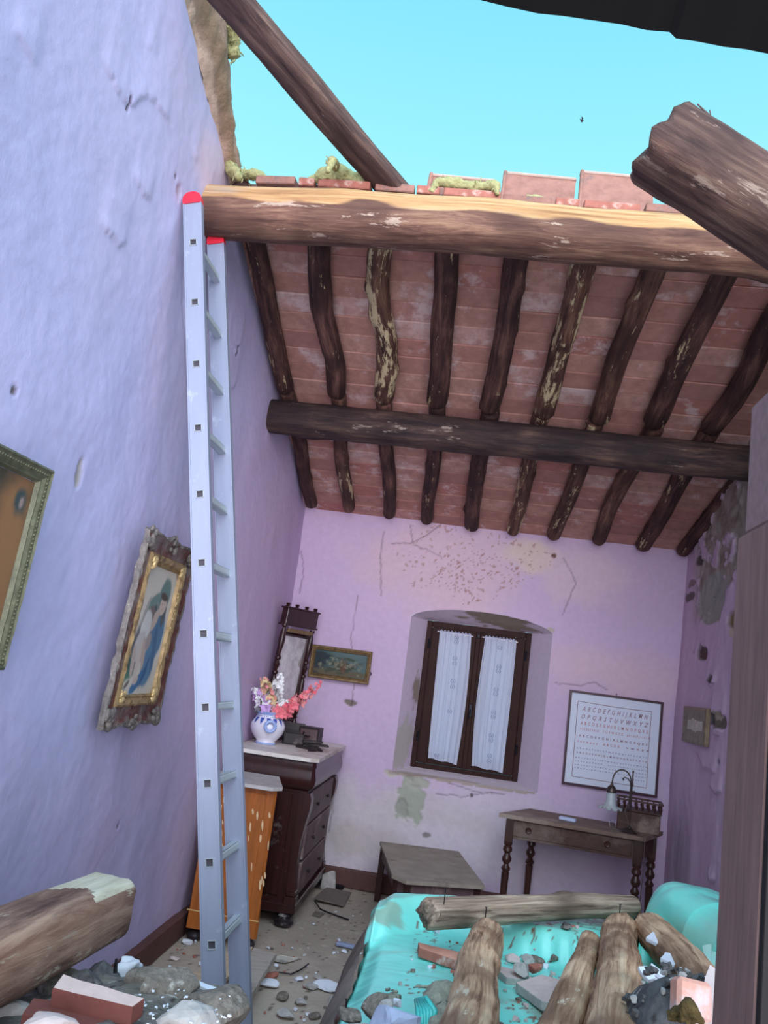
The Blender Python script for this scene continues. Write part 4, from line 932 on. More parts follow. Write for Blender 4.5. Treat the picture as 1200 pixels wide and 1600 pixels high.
rows = [('ABCDEFGHIJKLMN', .050, .205, -.245, .49, .35, ink), ('OPQRSTUVWXYZ', .046, .148, -.248, .50, .35, ink), ('ABCDEFGHIKLMNOPQRS', .034, .102, -.250, .50, 0, ink_red), ('ABCDEFGHIK', .026, .062, -.250, .14, 0, ink_red), ('TUVWXYZ', .026, .062, -.08, .15, 0, ink_red), ('abcdefghiklm', .026, .062, .10, .165, 0, ink_red),
        ('ABCDEFGHIKLMNOPQRS', .024, .012, -.256, .51, 0, ink), ('tuvwxyz', .024, -.030, -.262, .15, 0, ink_red), ('ABCDE', .024, -.030, -.07, .12, 0, ink_red), ('vwxyz', .024, -.030, .10, .165, 0, ink),
        ('abcdefghiklmnopqrstuvxyz', .018, -.078, -.262, .52, 0, ink_grey), ('ABCDEFGHIKLMNOPQRSTVXYZ', .018, -.112, -.264, .525, 0, ink), ('abcdefghijklmnopqrstuvwxyz', .015, -.146, -.266, .53, .2, ink_grey),
        ('1234567890', .012, -.172, -.266, .20, 0, ink_grey), ('abcdefghiklmnopqrs', .012, -.172, -.02, .28, 0, ink_grey), ('abcdefghiklmnopqrstuvwxyz', .011, -.198, -.268, .53, .3, ink_grey), ('abcdefghiklmnopqrstuvwxyz', .011, -.222, -.268, .53, .3, ink_grey), ('1234567890', .012, -.250, .08, .17, 0, ink_grey)]
for (t_, sz, z, x, wt, sh, mt_) in rows: text_mesh(sp1(t_), sz, mt_, x, z, root, wt, sh, off_=.0006)
MB().tube([(0, -.004, .349), (0, -.004, .368)], .003, 6).build('hook', black_iron, root)

# flower painting
root = empty('flower_painting', (-1.011, 6.655, 1.632), label='small dark flower painting in a gilt frame, left of the window', cat='painting'); root.rotation_euler = (.03, 0, 0)
mb = MB(); frame_prof(mb, .488, .256, [(0, 0), (0, .026), (.006, .032), (.016, .030), (.024, .020), (.030, .024), (.036, .010)])
mb.build('frame', ornate_gold, root)
def flow(U, V, c_):
    c_[:] = lin(84, 104, 104)
    c_ += (.03*fbm(U*4, V*3, 0, 1)[..., None]+.02*(U[..., None]-.5))
    mark(c_, U, V, (.1, .5), (.2, .7), (44, 54, 60), .8, 4, 2, .5); mark(c_, U, V, (.5, .12), (.55, .14), (96, 88, 70), .7, 5, 3, .4); mark(c_, U, V, (.5, .45), (.28, .28), (66, 74, 62), 1.2, 8, 4, .4)
    mark(c_, U, V, (.56, .36), (.06, .2), (92, 66, 52), .3, 5, 4, .3)
    rn = random.Random(3)
    for k in range(46):
        cu, cv = rn.gauss(.5, .19), rn.gauss(.5, .15); mark(c_, U, V, (cu, cv), (rn.uniform(.012, .03), rn.uniform(.03, .07)), rn.choice([(130, 130, 110), (118, 112, 94), (142, 140, 122), (92, 98, 78), (112, 90, 76)]), .9, 30, k, .5, .6)
    for k in range(14):
        cu, cv = rn.uniform(.25, .9), rn.uniform(.3, .75); mark(c_, U, V, (cu, cv), (.05, .012), (120, 128, 104), .5, 20, k, .3, .7, rn.uniform(-1, 1))
paint_grid('canvas', .42, .19, flow, 110, 60, root)
MB().tube([(.250, -.008, -.03), (.256, -.012, -.045), (.250, -.014, -.055)], .004, 6).build('hook', black_iron, root)

# small carved picture on the right wall
root = empty('relief_picture', (1.560, 6.02, 1.545), label='small tarnished relief picture on the peeling right wall', cat='picture'); root.rotation_euler = (0, 0, -PI/2)
tarn = M('tarnished_metal', (128, 112, 92), .5, .4, .35, 18, .4); mb = MB()
frame_prof(mb, .58, .245, [(0, -.018), (0, .008), (.02, .014), (.05, .010), (.09, .004)]); mb.build('frame', tarn, root)
mb = MB(); mb.box((0, .002, 0), (.44, .006, .13)); rn = random.Random(2)
mb.build('back_plate', tarn, root); 
U = np.linspace(0, 1, 50)[:, None]+np.zeros((1, 40)); V = np.linspace(0, 1, 40)[None, :]+np.zeros((50, 1))
D_ = np.exp(-((U-.42)/.12)**2-((V-.55)/.3)**2)*.016+np.exp(-((U-.6)/.1)**2-((V-.45)/.25)**2)*.014+.006*fbm(U*12, V*6, 0, 3)*np.exp(-((U-.5)/.3)**2)
rl = link('relief', grid_mesh('relief', np.stack([(U-.5)*.42, -.002-D_*.7, (V-.5)*.125], -1)), M('relief_metal', (178, 168, 150), .4, .5, .25, 20, .2), root)

# ornate frame with a mother and child print on the left wall
root = empty('mother_and_child_picture', (-1.418, 3.585, 1.66), label='mother and child print in a carved gilt frame, left of the ladder', cat='picture')
root.rotation_euler = (.0, 0, PI/2-.13)
root.rotation_euler = (math.radians(3.0), 0, PI/2+.03)
w_, h_ = .64, .80
def carved(name, w_, h_, prof, mat, parent, amp, nseg=40, wob=0.0, sd=0):
    """frame whose rails are swept with carved relief"""
    pts = []; per = []
    for k in range(4):
        a = [(-1, -1), (1, -1), (1, 1), (-1, 1)][k]; b_ = [(-1, -1), (1, -1), (1, 1), (-1, 1)][(k+1) % 4]
        for q in range(nseg): t = q/nseg; per.append((a[0]+(b_[0]-a[0])*t, a[1]+(b_[1]-a[1])*t, t, k))
    n_ = len(per); vs_ = []; fs = []
    for (ins, pr_) in prof:
        for (x, z, t, k) in per:
            wv = wob*(abs(math.sin(t*PI*3))*.6+.5*math.cos(t*PI*2)**8*1.0) if ins < .02 else 0
            dx = math.copysign(1, x) if abs(x) > .999 else x; dz = math.copysign(1, z) if abs(z) > .999 else z
            X = x*(w_/2-ins); Z = z*(h_/2-ins)
            if k in (0, 2): Z += math.copysign(wv, z)
            else: X += math.copysign(wv, x)*.6
            nn = amp*vn1(X*45+Z*31+ins*90, sd)*1.0 if pr_ > .004 else 0
            vs_.append((X, -pr_-nn, Z))
    for i in range(len(prof)-1):
        for k in range(n_): fs.append((i*n_+k, i*n_+(k+1) % n_, (i+1)*n_+(k+1) % n_, (i+1)*n_+k))
    return MB().add(vs_, fs).build(name, mat, parent)
of_ = carved('outer_frame', w_, h_, [(0.002, .012), (0, .020), (.006, .030), (.016, .028), (.030, .020), (.060, .018), (.082, .022), (.088, .022)], frame_red, root, .004, 44, .016, 2)
carved('outer_edge', w_+.012, h_+.012, [(0.0, .008), (0, .022), (.004, .032), (.014, .031), (.018, .026)], frame_grey, root, .006, 44, .016, 2)
carved('gilt_slip', w_-.15, h_-.15, [(0, .016), (0, .028), (.010, .034), (.024, .030), (.034, .020), (.040, .024), (.048, .008)], gilt, root, .004, 40, 0, 5)
rn = random.Random(9)
def blobs(name, c_, r_, mat, n_, parent, sd, flat=.5, yb=-.030):
    mb = MB(); r2 = random.Random(sd)
    for k in range(n_):
        bmx = bmesh.new(); bmesh.ops.create_icosphere(bmx, subdivisions=2, radius=1)
        rr_ = r2.uniform(.25, .5)*r_; ox, oz = r2.uniform(-1, 1)*(r_-rr_)*.75, r2.uniform(-1, 1)*(r_-rr_)*.75; a = r2.uniform(0, PI)
        vs_ = [(c_[0]+ox+rr_*(v_.co.x*math.cos(a)-.5*v_.co.z*math.sin(a))*(1+.2*vn1(v_.co.z*4+k)), yb-rr_*flat*(v_.co.y), c_[1]+oz+rr_*(v_.co.x*math.sin(a)*.9+.6*v_.co.z*math.cos(a))) for v_ in bmx.verts]
        bmx.verts.index_update(); fs = [[v_.index for v_ in f.verts] for f in bmx.faces]; bmx.free(); mb.add(vs_, fs)
    return mb.build(name, mat, parent, smooth=True)
for (sx_, sz_) in ((-1, 1), (1, 1), (1, -1), (-1, -1)):
    o = blobs('corner_ornament', (sx_*(w_/2-.035), sz_*(h_/2-.025)), .075, frame_grey, 14, root, int(10+sx_*3+sz_)); o['label'] = 'dark carved corner leaf'
    blobs('gilt_corner', (sx_*(w_/2-.125), sz_*(h_/2-.115)), .05, gilt_pale, 12, root, int(20+sx_*3+sz_), .5, -.030)
blobs('top_crest', (0, h_/2-.01), .06, frame_grey, 8, root, 44); blobs('top_crest', (0, -h_/2+.012), .06, frame_grey, 8, root, 45)
for k in range(5): blobs('gilt_leaf', (w_/2-.115, h_/2-.22-.04*k), .022, gilt_pale, 4, root, 60+k, .5, -.030)
carved('top_rail_patina', w_-.03, h_-.02, [(0.03, .0), (.03, .0215), (.05, .020), (.07, .021), (.07, .0)], frame_red, root, .003, 20, 0, 7)
def print_fn(U, V, c_):
    c_[:] = lin(212, 202, 190); c_ += .02*fbm(U*5, V*6, 0, 3)[..., None]
    m_ = lambda c, r, rgb, amp=.15, rot=0.0, soft=.12, op=1.0, sd=0: mark(c_, U, V, c, r, rgb, amp, 7, sd, soft, op, rot)
    m_((.16, .22), (.22, .09), (96, 140, 120), .3, .2, .2); m_((.14, .30), (.2, .14), (74, 86, 84), .5, .3, .3, .8)     # green seat
    m_((.30, .42), (.18, .15), (96, 96, 102), .4, .3, .3, .9); m_((.46, .60), (.2, .14), (86, 94, 98), .4, -.3, .25)      # shaded robe
    m_((.70, .47), (.20, .22), (92, 126, 156), .25, .35, .15, 1, 3); m_((.66, .25), (.17, .17), (98, 134, 164), .25, -.5, .15, 1, 4); m_((.48, .12), (.2, .05), (76, 118, 158), .35, .45, .2, 1, 5)  # blue drape
    m_((.74, .36), (.05, .2), (70, 102, 136), .3, .3, .4, .8); m_((.62, .2), (.03, .14), (52, 92, 134), .3, -.5, .4, .8)
    m_((.70, .78), (.17, .14), (112, 136, 132), .2, .0, .15); m_((.44, .72), (.16, .05), (122, 144, 138), .2, .35, .2); m_((.78, .66), (.07, .12), (92, 96, 100), .2, .1, .25)  # veil
    m_((.72, .705), (.10, .075), (206, 184, 172), .1, .2, .15); m_((.70, .77), (.12, .03), (92, 78, 74), .2, -.1, .3); m_((.56, .585), (.12, .06), (198, 176, 164), .2, .6, .2)  # face, neck
    m_((.745, .715), (.012, .006), (120, 104, 102), 0, 0, .5, .6); m_((.68, .715), (.012, .006), (120, 104, 102), 0, 0, .5, .6); m_((.71, .672), (.02, .006), (180, 130, 124), 0, 0, .5, .6)
    m_((.42, .62), (.10, .07), (128, 112, 110), .2, .2, .2); m_((.36, .52), (.13, .14), (214, 208, 204), .2, .35, .12); m_((.30, .38), (.13, .10), (196, 188, 186), .3, .3, .15)   # child
    m_((.26, .64), (.035, .12), (170, 164, 160), .15, -.5, .2); m_((.36, .27), (.05, .14), (206, 188, 178), .15, -.1, .15); m_((.22, .27), (.05, .12), (190, 172, 162), .15, .3, .15); m_((.46, .33), (.05, .13), (192, 170, 160), .15, .5, .15)
    m_((.42, .13), (.06, .03), (198, 180, 170), .1, .3, .15); m_((.52, .42), (.07, .06), (170, 156, 152), .2, 0, .2); m_((.20, .1), (.06, .02), (120, 110, 104), .3, .4, .3)
print_ = paint_grid('print', w_-.21, h_-.21, print_fn, 130, 160, root, -.010)

# picture cut by the left edge of the view
root = empty('beaded_frame_painting', (-1.435, 2.155, 1.79), label='brown painting in a green gilt beaded frame at the left edge', cat='painting'); root.rotation_euler = (math.radians(2), 0, PI/2)
w2, h2 = .66, .64
carved('frame', w2, h2, [(0, 0), (0, .034), (.008, .040), (.014, .034), (.03, .030), (.040, .022), (.046, .024), (.054, .010)], frame_green, root, .002, 30, 0, 5)
mb = MB()
for k in range(56):
    for zz in (-1, 1):
        pass
bead = MB(); bmx = bmesh.new(); bmesh.ops.create_icosphere(bmx, subdivisions=1, radius=.0052); bmx.verts.index_update(); bv = [tuple(v_.co) for v_ in bmx.verts]; bf = [[v_.index for v_ in f.verts] for f in bmx.faces]; bmx.free()
for k in range(44):
    for (x, z) in ((w2/2-.022, -h2/2+.02+k*(h2-.04)/43), (-w2/2+.022, -h2/2+.02+k*(h2-.04)/43), (-w2/2+.02+k*(w2-.04)/43, h2/2-.022), (-w2/2+.02+k*(w2-.04)/43, -h2/2+.022)):
        bead.add([(p_[0]+x, p_[1]-.033, p_[2]+z) for p_ in bv], bf)
o = bead.build('beading', frame_green, root, smooth=True); o['kind'] = 'stuff'
def brown(U, V, c_):
    c_[:] = lin(122, 100, 78); c_ += .05*fbm(U*5, V*5, 0, 3)[..., None]
    mark(c_, U, V, (.45, .6), (.35, .3), (86, 78, 70), 1.0, 5, 15, .6, .8)
    mark(c_, U, V, (.3, .9), (.9, .2), (74, 66, 56), .9, 4, 5, .5); mark(c_, U, V, (.85, .5), (.2, .6), (150, 108, 74), .5, 4, 6, .5)
    mark(c_, U, V, (.90, .86), (.06, .065), (66, 78, 78), .8, 9, 7, .5); mark(c_, U, V, (.915, .855), (.02, .03), (176, 150, 146), .8, 12, 8, .5, .8)
    mark(c_, U, V, (.72, .36), (.11, .13), (170, 196, 200), .9, 8, 9, .2); mark(c_, U, V, (.80, .20), (.08, .10), (196, 190, 170), .9, 8, 10, .2); mark(c_, U, V, (.84, .34), (.03, .12), (40, 56, 66), .7, 8, 11, .2, 1, .3)
    for k in range(9): mark(c_, U, V, (.62+.04*vn1(k*3.1), .86-.02*k), (.02, .02), (190, 176, 130), .8, 30, k, .3, .8)
paint_grid('canvas', w2-.11, h2-.11, brown, 80, 80, root, -.012)

# ---- vase with flowers on the commode
vc = Vector((-1.335, 5.86, 1.026))
root = empty('flower_vase', vc, label='round white and blue glazed vase on the dusty marble top', cat='vase')
pr = [(.066, 0), (.070, .004), (.070, .014), (.064, .022), (.088, .045), (.110, .078), (.120, .110), (.119, .135), (.104, .165), (.088, .182), (.084, .196), (.086, .206), (.094, .214), (.096, .218), (.090, .219), (.080, .205), (.078, .18), (.0, .175)]
mb = MB().lathe(pr, (0, 0, 0), 40, False); mb.v = [(a*1.0, b_, c_) for a, b_, c_ in mb.v]; mb.build('vase_body', porcelain, root, smooth=True)
def vr(z): return float(np.interp(z, [q[1] for q in pr[:14]], [q[0] for q in pr[:14]]))
MB().lathe([(vr(z)+.0015, z) for z in (.196, .204, .214, .2185)], (0, 0, 0), 40, False).build('blue_band', blue_pale, root, smooth=True); MB().lathe([(.0715, .002), (.0715, .014)], (0, 0, 0), 40, False).build('blue_band', blue_pale, root, smooth=True)
mb = MB()
for k in range(40):
    a = 2*PI*k/40
    mb.box(((vr(.19)+.001)*math.cos(a), (vr(.19)+.001)*math.sin(a), .188), (.003, .006, .006), RZ(a))
mb.build('dotted_band', blue_glaze, root)
mb = MB(); rn = random.Random(4)
for k in range(14):      # triangles and leaves painted round the shoulder
    a0 = 2*PI*k/14
    def vp(a, z): return ((vr(z)+.0016)*math.cos(a), (vr(z)+.0016)*math.sin(a), z)
    A = [(-.17, .178), (.17, .178), (.13, .162), (.06, .146), (0, .132), (-.06, .146), (-.13, .162)]
    mb.add([vp(a0+p_[0]*.9, p_[1]) for p_ in A]+[vp(a0, .162)], [(i, (i+1) % 7, 7) for i in range(7)])
mb.build('painted_leaves', blue_glaze, root, smooth=True)
ha = -1.20   # ring handle faces the camera
for ha in (-1.22, 1.92):
    mb = MB(); c0 = Vector(((vr(.125)+.012)*math.cos(ha), (vr(.125)+.012)*math.sin(ha), .128)); tx = Vector((-math.sin(ha), math.cos(ha), 0))
    for k in range(1): mb.tube([c0+tx*.034*math.cos(a)+Vector((0, 0, .034*math.sin(a))) for a in [2*PI*q/20 for q in range(21)]], .0115, 10, False)
    mb.build('ring_handle', blue_pale, root, smooth=True)
def spray(name, lab, tip, mat, mats2, nfl, seed, size=.013, fromt=.35, curve=.03):
    base = vc+Vector((0, 0, .175)); tip = Vector(tip); d = tip-base; rn = random.Random(seed)
    r_ = empty(name, base, label=lab, cat='flowers', group='flower sprays in the blue and white vase')
    pts = [d*t+Vector((0, 0, curve*math.sin(PI*t))) for t in [q/8 for q in range(9)]]
    MB().tube(pts, [.0035-.0003*q for q in range(9)], 6).build('stem', leaf_m, r_)
    sets = [(mat, MB())]+[(m_, MB()) for m_ in mats2]
    for k in range(nfl):
        t = fromt+(1-fromt)*k/(nfl-1); p = d*t+Vector((0, 0, curve*math.sin(PI*t))); a = rn.uniform(0, 2*PI); s_ = size*(1.25-.75*((t-fromt)/(1-fromt)))*rn.uniform(.85, 1.2)
        side = Vector((math.cos(a), math.sin(a)*.8, rn.uniform(-.3, .6))).normalized()*s_*1.5; c_ = p+side
        mb_ = sets[0][1] if rn.random() < .72 or len(sets) == 1 else sets[rn.randrange(1, len(sets))][1]
        nrm = side.normalized(); e1 = nrm.cross(Vector((.3, .2, 1))).normalized(); e2 = nrm.cross(e1)
        for q in range(5):
            b_ = 2*PI*q/5+rn.uniform(-.2, .2); dr = e1*math.cos(b_)+e2*math.sin(b_); tn = nrm.cross(dr)
            mb_.add([c_, c_+dr*s_*.6+tn*s_*.45+nrm*s_*.2, c_+dr*s_*1.15+nrm*s_*.45, c_+dr*s_*.6-tn*s_*.45+nrm*s_*.2, c_+dr*s_*.55-nrm*s_*.12], [(0, 1, 4), (1, 2, 4), (2, 3, 4), (3, 0, 4), (0, 1, 2, 3)])
    for m_, mb_ in sets:
        if mb_.v: mb_.build('blossoms', m_, r_)
spray('flower_spray', 'lilac flower spray leaning left in the glazed vase', (-1.485+.03, 5.80, 1.37), lilac_fl, [white_fl], 50, 1, .028, .15)
spray('flower_spray', 'cream and salmon flower spray, second from left in the vase', (-1.405, 5.82, 1.46), cream_fl, [salmon_fl], 50, 2, .024, .1)
spray('flower_spray', 'tall white flower spray upright in the middle of the vase', (-1.30, 5.88, 1.50), white_fl, [], 50, 3, .025, .1)
spray('flower_spray', 'salmon flower spray between the cream and the white one', (-1.365, 5.80, 1.42), salmon_fl, [cream_fl], 34, 4, .020, .2)
spray('flower_spray', 'small white flower spray low at the right of the vase', (-1.225, 5.86, 1.32), white_fl, [], 24, 5, .022, .4)
spray('flower_spray', 'long coral pink flower spray arching right out of the vase', (-1.025, 5.86, 1.475), pink_fl, [salmon_fl], 70, 6, .028, .2, -.035)
mb = MB(); rn = random.Random(8)
for k in range(40):
    c_ = Vector((rn.uniform(-.07, .07), rn.uniform(-.07, .05), rn.uniform(.0, .10))); a = rn.uniform(0, 2*PI); dr = Vector((math.cos(a), math.sin(a), rn.uniform(-.2, .8))).normalized(); tn = dr.cross(Vector((0, 0, 1))).normalized(); l_ = rn.uniform(.03, .055)
    mb.add([c_, c_+dr*l_*.5+tn*l_*.25, c_+dr*l_, c_+dr*l_*.5-tn*l_*.25, c_+dr*l_*.5+Vector((0, 0, l_*.1))], [(0, 1, 4), (1, 2, 4), (2, 3, 4), (3, 0, 4)])
o = mb.build('leaf_cluster', leaf_m); o.location = vc+Vector((0, 0, .19)); tag(o, 'dark green leaves crowded at the mouth of the vase', 'leaves', kind='stuff')

# ---- broken dressing mirror leaning in the corner
base = Vector((-1.375, 6.34, 1.03)); root = empty('dressing_mirror', base, label='broken dressing mirror with turned posts tilting on the chest of drawers', cat='mirror')
Rm = RZ(1.10); lean = .055
T = Matrix.Shear('XY', 3, (0, 0)) 
def mp(mb):   # local frame: x along the mirror's width, y out of the glass, z up; then turned and leaned
    out = []
    for v_ in mb.v:
        q = Rm @ Vector(v_); q.x += q.z*lean; q.y += 0; out.append(q)
    mb.v = [tuple(q) for q in out]; return mb
turn = [(.022, 0), (.024, .02), (.014, .03), (.013, .04), (.022, .07), (.028, .10), (.022, .13), (.012, .15), (.024, .158), (.012, .168), (.020, .19), (.024, .30), (.026, .38), (.020, .44), (.012, .455), (.024, .465), (.024, .48), (.012, .49), (.026, .53), (.012, .56), (.024, .57), (.024, .585), (.012, .60), (.018, .64), (.026, .70), (.022, .76), (.012, .80), (.022, .81), (.022, .83)]
turn = [(r_, z*1.02) for r_, z in turn]
mp(MB().lathe(turn, (-.185, -.02, 0), 14)).build('turned_post', maho, root, auto=True)
mp(MB().lathe([(r_*.9, z*.98) for r_, z in turn], (.185, .0, 0), 14)).build('turned_post', maho, root, auto=True)
mb = MB().box((-.0, 0, .905), (.38, .06, .12), None, .005); mb.box((0, 0, .842), (.40, .075, .014), None, .003); mb.box((0, 0, .968), (.41, .07, .012), None, .003); mp(mb).build('crest', maho, root)
for x in (-.17, -.06, .06, .17): mp(MB().lathe([(.016, 0), (.020, .006), (.012, .012), (.018, .022), (.014, .030)], (x, 0, .972), 10)).build('finial', maho, root)
mb = MB(); frame_prof(mb, .33, .66, [(0, -.012), (0, .016), (.012, .022), (.022, .016), (.028, .006)]); mb.v = [(a, b_+.012, c_+.455) for a, b_, c_ in mb.v]; mp(mb).build('mirror_frame', maho, root)
mb = MB().box((0, -.03, .80), (.30, .02, .03), None, .004); mp(mb).build('top_moulding', ornate_gold, root)
mir, nt, bs = new_mat('old_mirror'); bs.inputs['Metallic'].default_value = .35; bs.inputs['Roughness'].default_value = .42
nt.links.new(ramp(nt, nz(nt, ocoord(nt), 9, 5, .7), [(.35, lin(190, 182, 184)), (.6, lin(232, 226, 228))]), bs.inputs['Base Color'])
mp(MB().add([(-.14, .008, .15), (.14, .008, .15), (.14, .008, .52), (.10, .008, .56), (.14, .008, .66), (.14, .008, .765), (-.14, .008, .765)], [(0, 1, 2, 3, 4, 5, 6)])).build('mirror_glass', mir, root)
mp(MB().box((0, .018, .46), (.28, .006, .62))).build('backing_board', plank_pale, root)
mb = MB().box((0, 0, .013), (.40, .16, .026), None, .004); mp(mb).build('stand_base', maho, root)
# the mirror's little drawer boxes, fallen apart
bkx = M('small_dark_box', (40, 30, 34), .5, 0, .4, 12, .15, (1, 1, 1), (120, 108, 104), .08)
def at_c(x, y, Yy): return at(x, y, Y=Yy)
root = empty('trinket_box', (-1.19, 6.10, 1.026), .25, label='open black trinket box beside the vase', cat='box')
mb = MB().box((0, 0, .006), (.15, .14, .012)); mb.box((-.07, 0, .05), (.01, .14, .09)); mb.box((.07, 0, .05), (.01, .14, .09)); mb.box((0, .065, .05), (.15, .01, .09)); mb.box((0, -.065, .042), (.15, .01, .075)); mb.build('box_body', bkx, root)
MB().box((.0, .085, .085), (.155, .008, .12), RX(-.15)).build('box_lid', bkx, root)
root = empty('mirror_drawer_box', (-1.06, 6.22, 1.026), -.1, label='broken small dark drawer box from the mirror, near the wall', cat='box')
mb = MB().box((-.03, 0, .065), (.15, .12, .13), None, .003); mb.build('box_body', bkx, root); MB().box((-.03, -.064, .065), (.13, .01, .10), None, .002).build('drawer', maho_side, root)
MB().tube([(-.05, -.068, .07), (-.05, -.085, .072), (-.03, -.09, .066), (-.01, -.085, .072)], .004, 6).build('bent_handle', black_iron, root)
for k, (x, y, z, sx_, sy_, rz, ry) in enumerate(((-1.04, 5.96, 1.034, .16, .03, .5, .02), (-1.00, 6.02, 1.052, .17, .025, .15, .0), (-1.07, 5.90, 1.034, .12, .02, -.3, .03), (-.99, 5.80, 1.032, .07, .014, .9, 0), (-1.03, 6.0, 1.073, .14, .05, .35, -.04), (-.95, 5.86, 1.032, .05, .012, -.6, 0))):
    mb = MB().box((0, 0, 0), (sx_, sy_, .013), None, .002); mb.tube([(-sx_*.45, 0, .008), (sx_*.45, .004, .008)], .003, 5)
    o = mb.build('wood_splinter', bkx); o.location = (x, y, z); o.rotation_euler = (0, ry, rz); tag(o, 'dark splinter of mirror moulding lying on the marble top', 'splinter', 'mirror moulding splinters on the marble top')

# ================================================================== ROOF EDGE
brk = []
x = -1.30; rn = random.Random(12); k = 0
places = ['beside the lilac wall', 'left of the draped wool', 'under the draped wool', 'right of the draped wool', 'at the foot of the slanting plank', 'right of the slanting plank', 'under the wool strip', 'by the wool strip end', 'under the middle upright tile', 'under the tallest tile']
while x < .62 and k < 10:
    w_ = [.21, .09, .27, .20, .12, .28, .24, .12, .27, .22][k]
    mb = MB().box((0, 0, 0), (w_-.012, .13, .042), None, .004); o = mb.build('brick', brick_m if k % 3 else roof_tile)
    o.location = (x+w_/2, 3.645+rn.uniform(-.01, .01), 3.888-.012*(x+1.3)+rn.uniform(-.004, .004)); o.rotation_euler = (rn.uniform(-.05, .05), rn.uniform(-.02, .02)+.01, rn.uniform(-.05, .05))
    tag(o, 'thin red brick on top of the pale beam, %s' % places[k], 'brick', 'bricks along the broken roof edge'); x += w_+rn.uniform(0, .012); k += 1
for (xc, w_, h_, zb_, lab) in ((-.305, .325, .125, 3.925, 'low flat roof tile on edge above the beam, leftmost of three'), (.072, .355, .205, 3.90, 'flat roof tile standing on edge above the beam, middle of three'), (.445, .355, .265, 3.885, 'tallest flat roof tile standing on edge, beside the slanting stub beam')):
    root = empty('roof_tile', (xc, 3.70, zb_), label=lab, cat='roof tile', group='upright roof tiles on the roof edge'); root.rotation_euler = (-.30, .02, .02)
    U = np.linspace(-.5, .5, 26)[:, None]+np.zeros((1, 14)); V = np.linspace(0, 1, 14)[None, :]+np.zeros((26, 1))
    n_ = .006*fbm(U*4, V*3, xc*5, 3)
    front = np.stack([U*w_, -.012+n_, V*h_+.006*fbm(U*6, V*0, xc, 5)*(V > .9)], -1); 
    me = grid_mesh('slab_face', front); sl_ = MB().box((0, .004, h_/2), (w_*.99, .022, h_*.985), None, .003).build('slab', roof_tile, root); link('slab_face', me, roof_tile, root)
    MB().box((0, -.004, h_+.006), (w_+.004, .036, .016), None, .005).build('top_flange', M('tile_lip', (184, 160, 148), .9, 0, .15, 20, .3), root)
    MB().box((-w_/2+.008, -.012, h_/2+.004), (.018, .03, h_+.02), None, .005).build('side_flange', roof_tile, root)

def wool(name, pts, rad, mat, seed, label=None, cat=None, group=None, n=22, seg=44, amp=.55, kind=None, strands=10, flat=1.0, parent=None):
    """a ragged roll of mineral wool with loose strands"""
    P0 = [Vector(p) for p in pts]; t = np.linspace(0, len(P0)-1, seg); base = []
    for q in t:
        i = min(int(q), len(P0)-2); base.append(P0[i].lerp(P0[i+1], q-i))
    rr = np.interp(t, range(len(rad)), rad)
    mb = MB(); mb.tube(base, list(rr), n, True, (1, 1)); vv = np.array(mb.v); c_ = np.repeat(np.array([[*b_] for b_ in base]), n, 0)
    d = vv-c_; f = 1+amp*1.4*fbm(vv[:, 0]*14, vv[:, 1]*14, vv[:, 2]*14, seed, 3)+amp*.8*fbm(vv[:, 0]*50, vv[:, 1]*50, vv[:, 2]*50, seed+3, 3)
    vv = c_+d*f[:, None]*np.array([1, 1, flat]); mb.v = [tuple(q) for q in vv]
    rs = random.Random(seed)
    for k_ in range(strands):
        q = rs.randrange(len(base)); p = base[q]; r_ = rr[q]; a = rs.uniform(0, 2*PI); s0 = p+Vector((math.cos(a), math.sin(a)*.5, math.sin(a)))*r_*.8
        pp_ = [s0]; dr = Vector((rs.uniform(-1, 1), rs.uniform(-.6, .4), rs.uniform(-.9, .7))).normalized()
        for j in range(4): dr = (dr+Vector((rs.uniform(-.5, .5), rs.uniform(-.5, .5), rs.uniform(-.6, .4)))).normalized(); pp_.append(pp_[-1]+dr*r_*.45)
        mb.tube(pp_, [.0055, .005, .004, .003, .0015], 5)
    o = mb.build(name, mat, parent, smooth=True, off=tuple(P0[0]) if parent is None else None); tag(o, label, cat, group, kind); return o
gi = 'insulation wool on the broken roof'
wool('insulation_wool', [(-1.455, 3.66, 4.03), (-1.44, 3.60, 3.95), (-1.39, 3.58, 3.90), (-1.36, 3.54, 3.86)], [.022, .034, .03, .012], wool_m, 1, 'grey green wool strip draped from the lilac wall onto the beam', 'insulation', gi)
wool('insulation_wool', [(-1.40, 3.66, 3.955), (-1.33, 3.64, 3.945), (-1.25, 3.66, 3.93)], [.02, .03, .012], wool_m, 2, 'tapering wool scrap on the first brick beside the lilac wall', 'insulation', gi)
wool('insulation_wool', [(-1.06, 3.62, 3.905), (-.98, 3.60, 3.93), (-.90, 3.61, 3.955), (-.80, 3.62, 3.935), (-.74, 3.63, 3.91)], [.014, .035, .05, .042, .016], wool_m, 3, 'yellow green wool heap on the bricks left of the slanting plank', 'insulation', gi, strands=26)
wool('insulation_wool', [(-.905, 3.54, 3.95), (-.885, 3.44, 3.905), (-.875, 3.36, 3.86), (-.878, 3.325, 3.78)], [.018, .022, .018, .008], wool_m, 4, 'wool strand hanging over the front of the beam', 'insulation', gi, strands=14)
wool('insulation_wool', [(-.43, 3.58, 3.87), (-.41, 3.58, 3.93), (-.33, 3.59, 3.935), (-.22, 3.60, 3.93), (-.13, 3.58, 3.93), (-.115, 3.56, 3.87)], [.010, .022, .028, .026, .02, .008], wool_m, 5, 'wool strip sagging in front of the low roof tile', 'insulation', gi, strands=14)
wool('insulation_wool', [(.02, 3.62, 3.905), (.14, 3.62, 3.90)], [.012, .012], wool_m, 6, 'small wool scrap under the middle upright tile', 'insulation', gi, n=12, seg=14, strands=5)

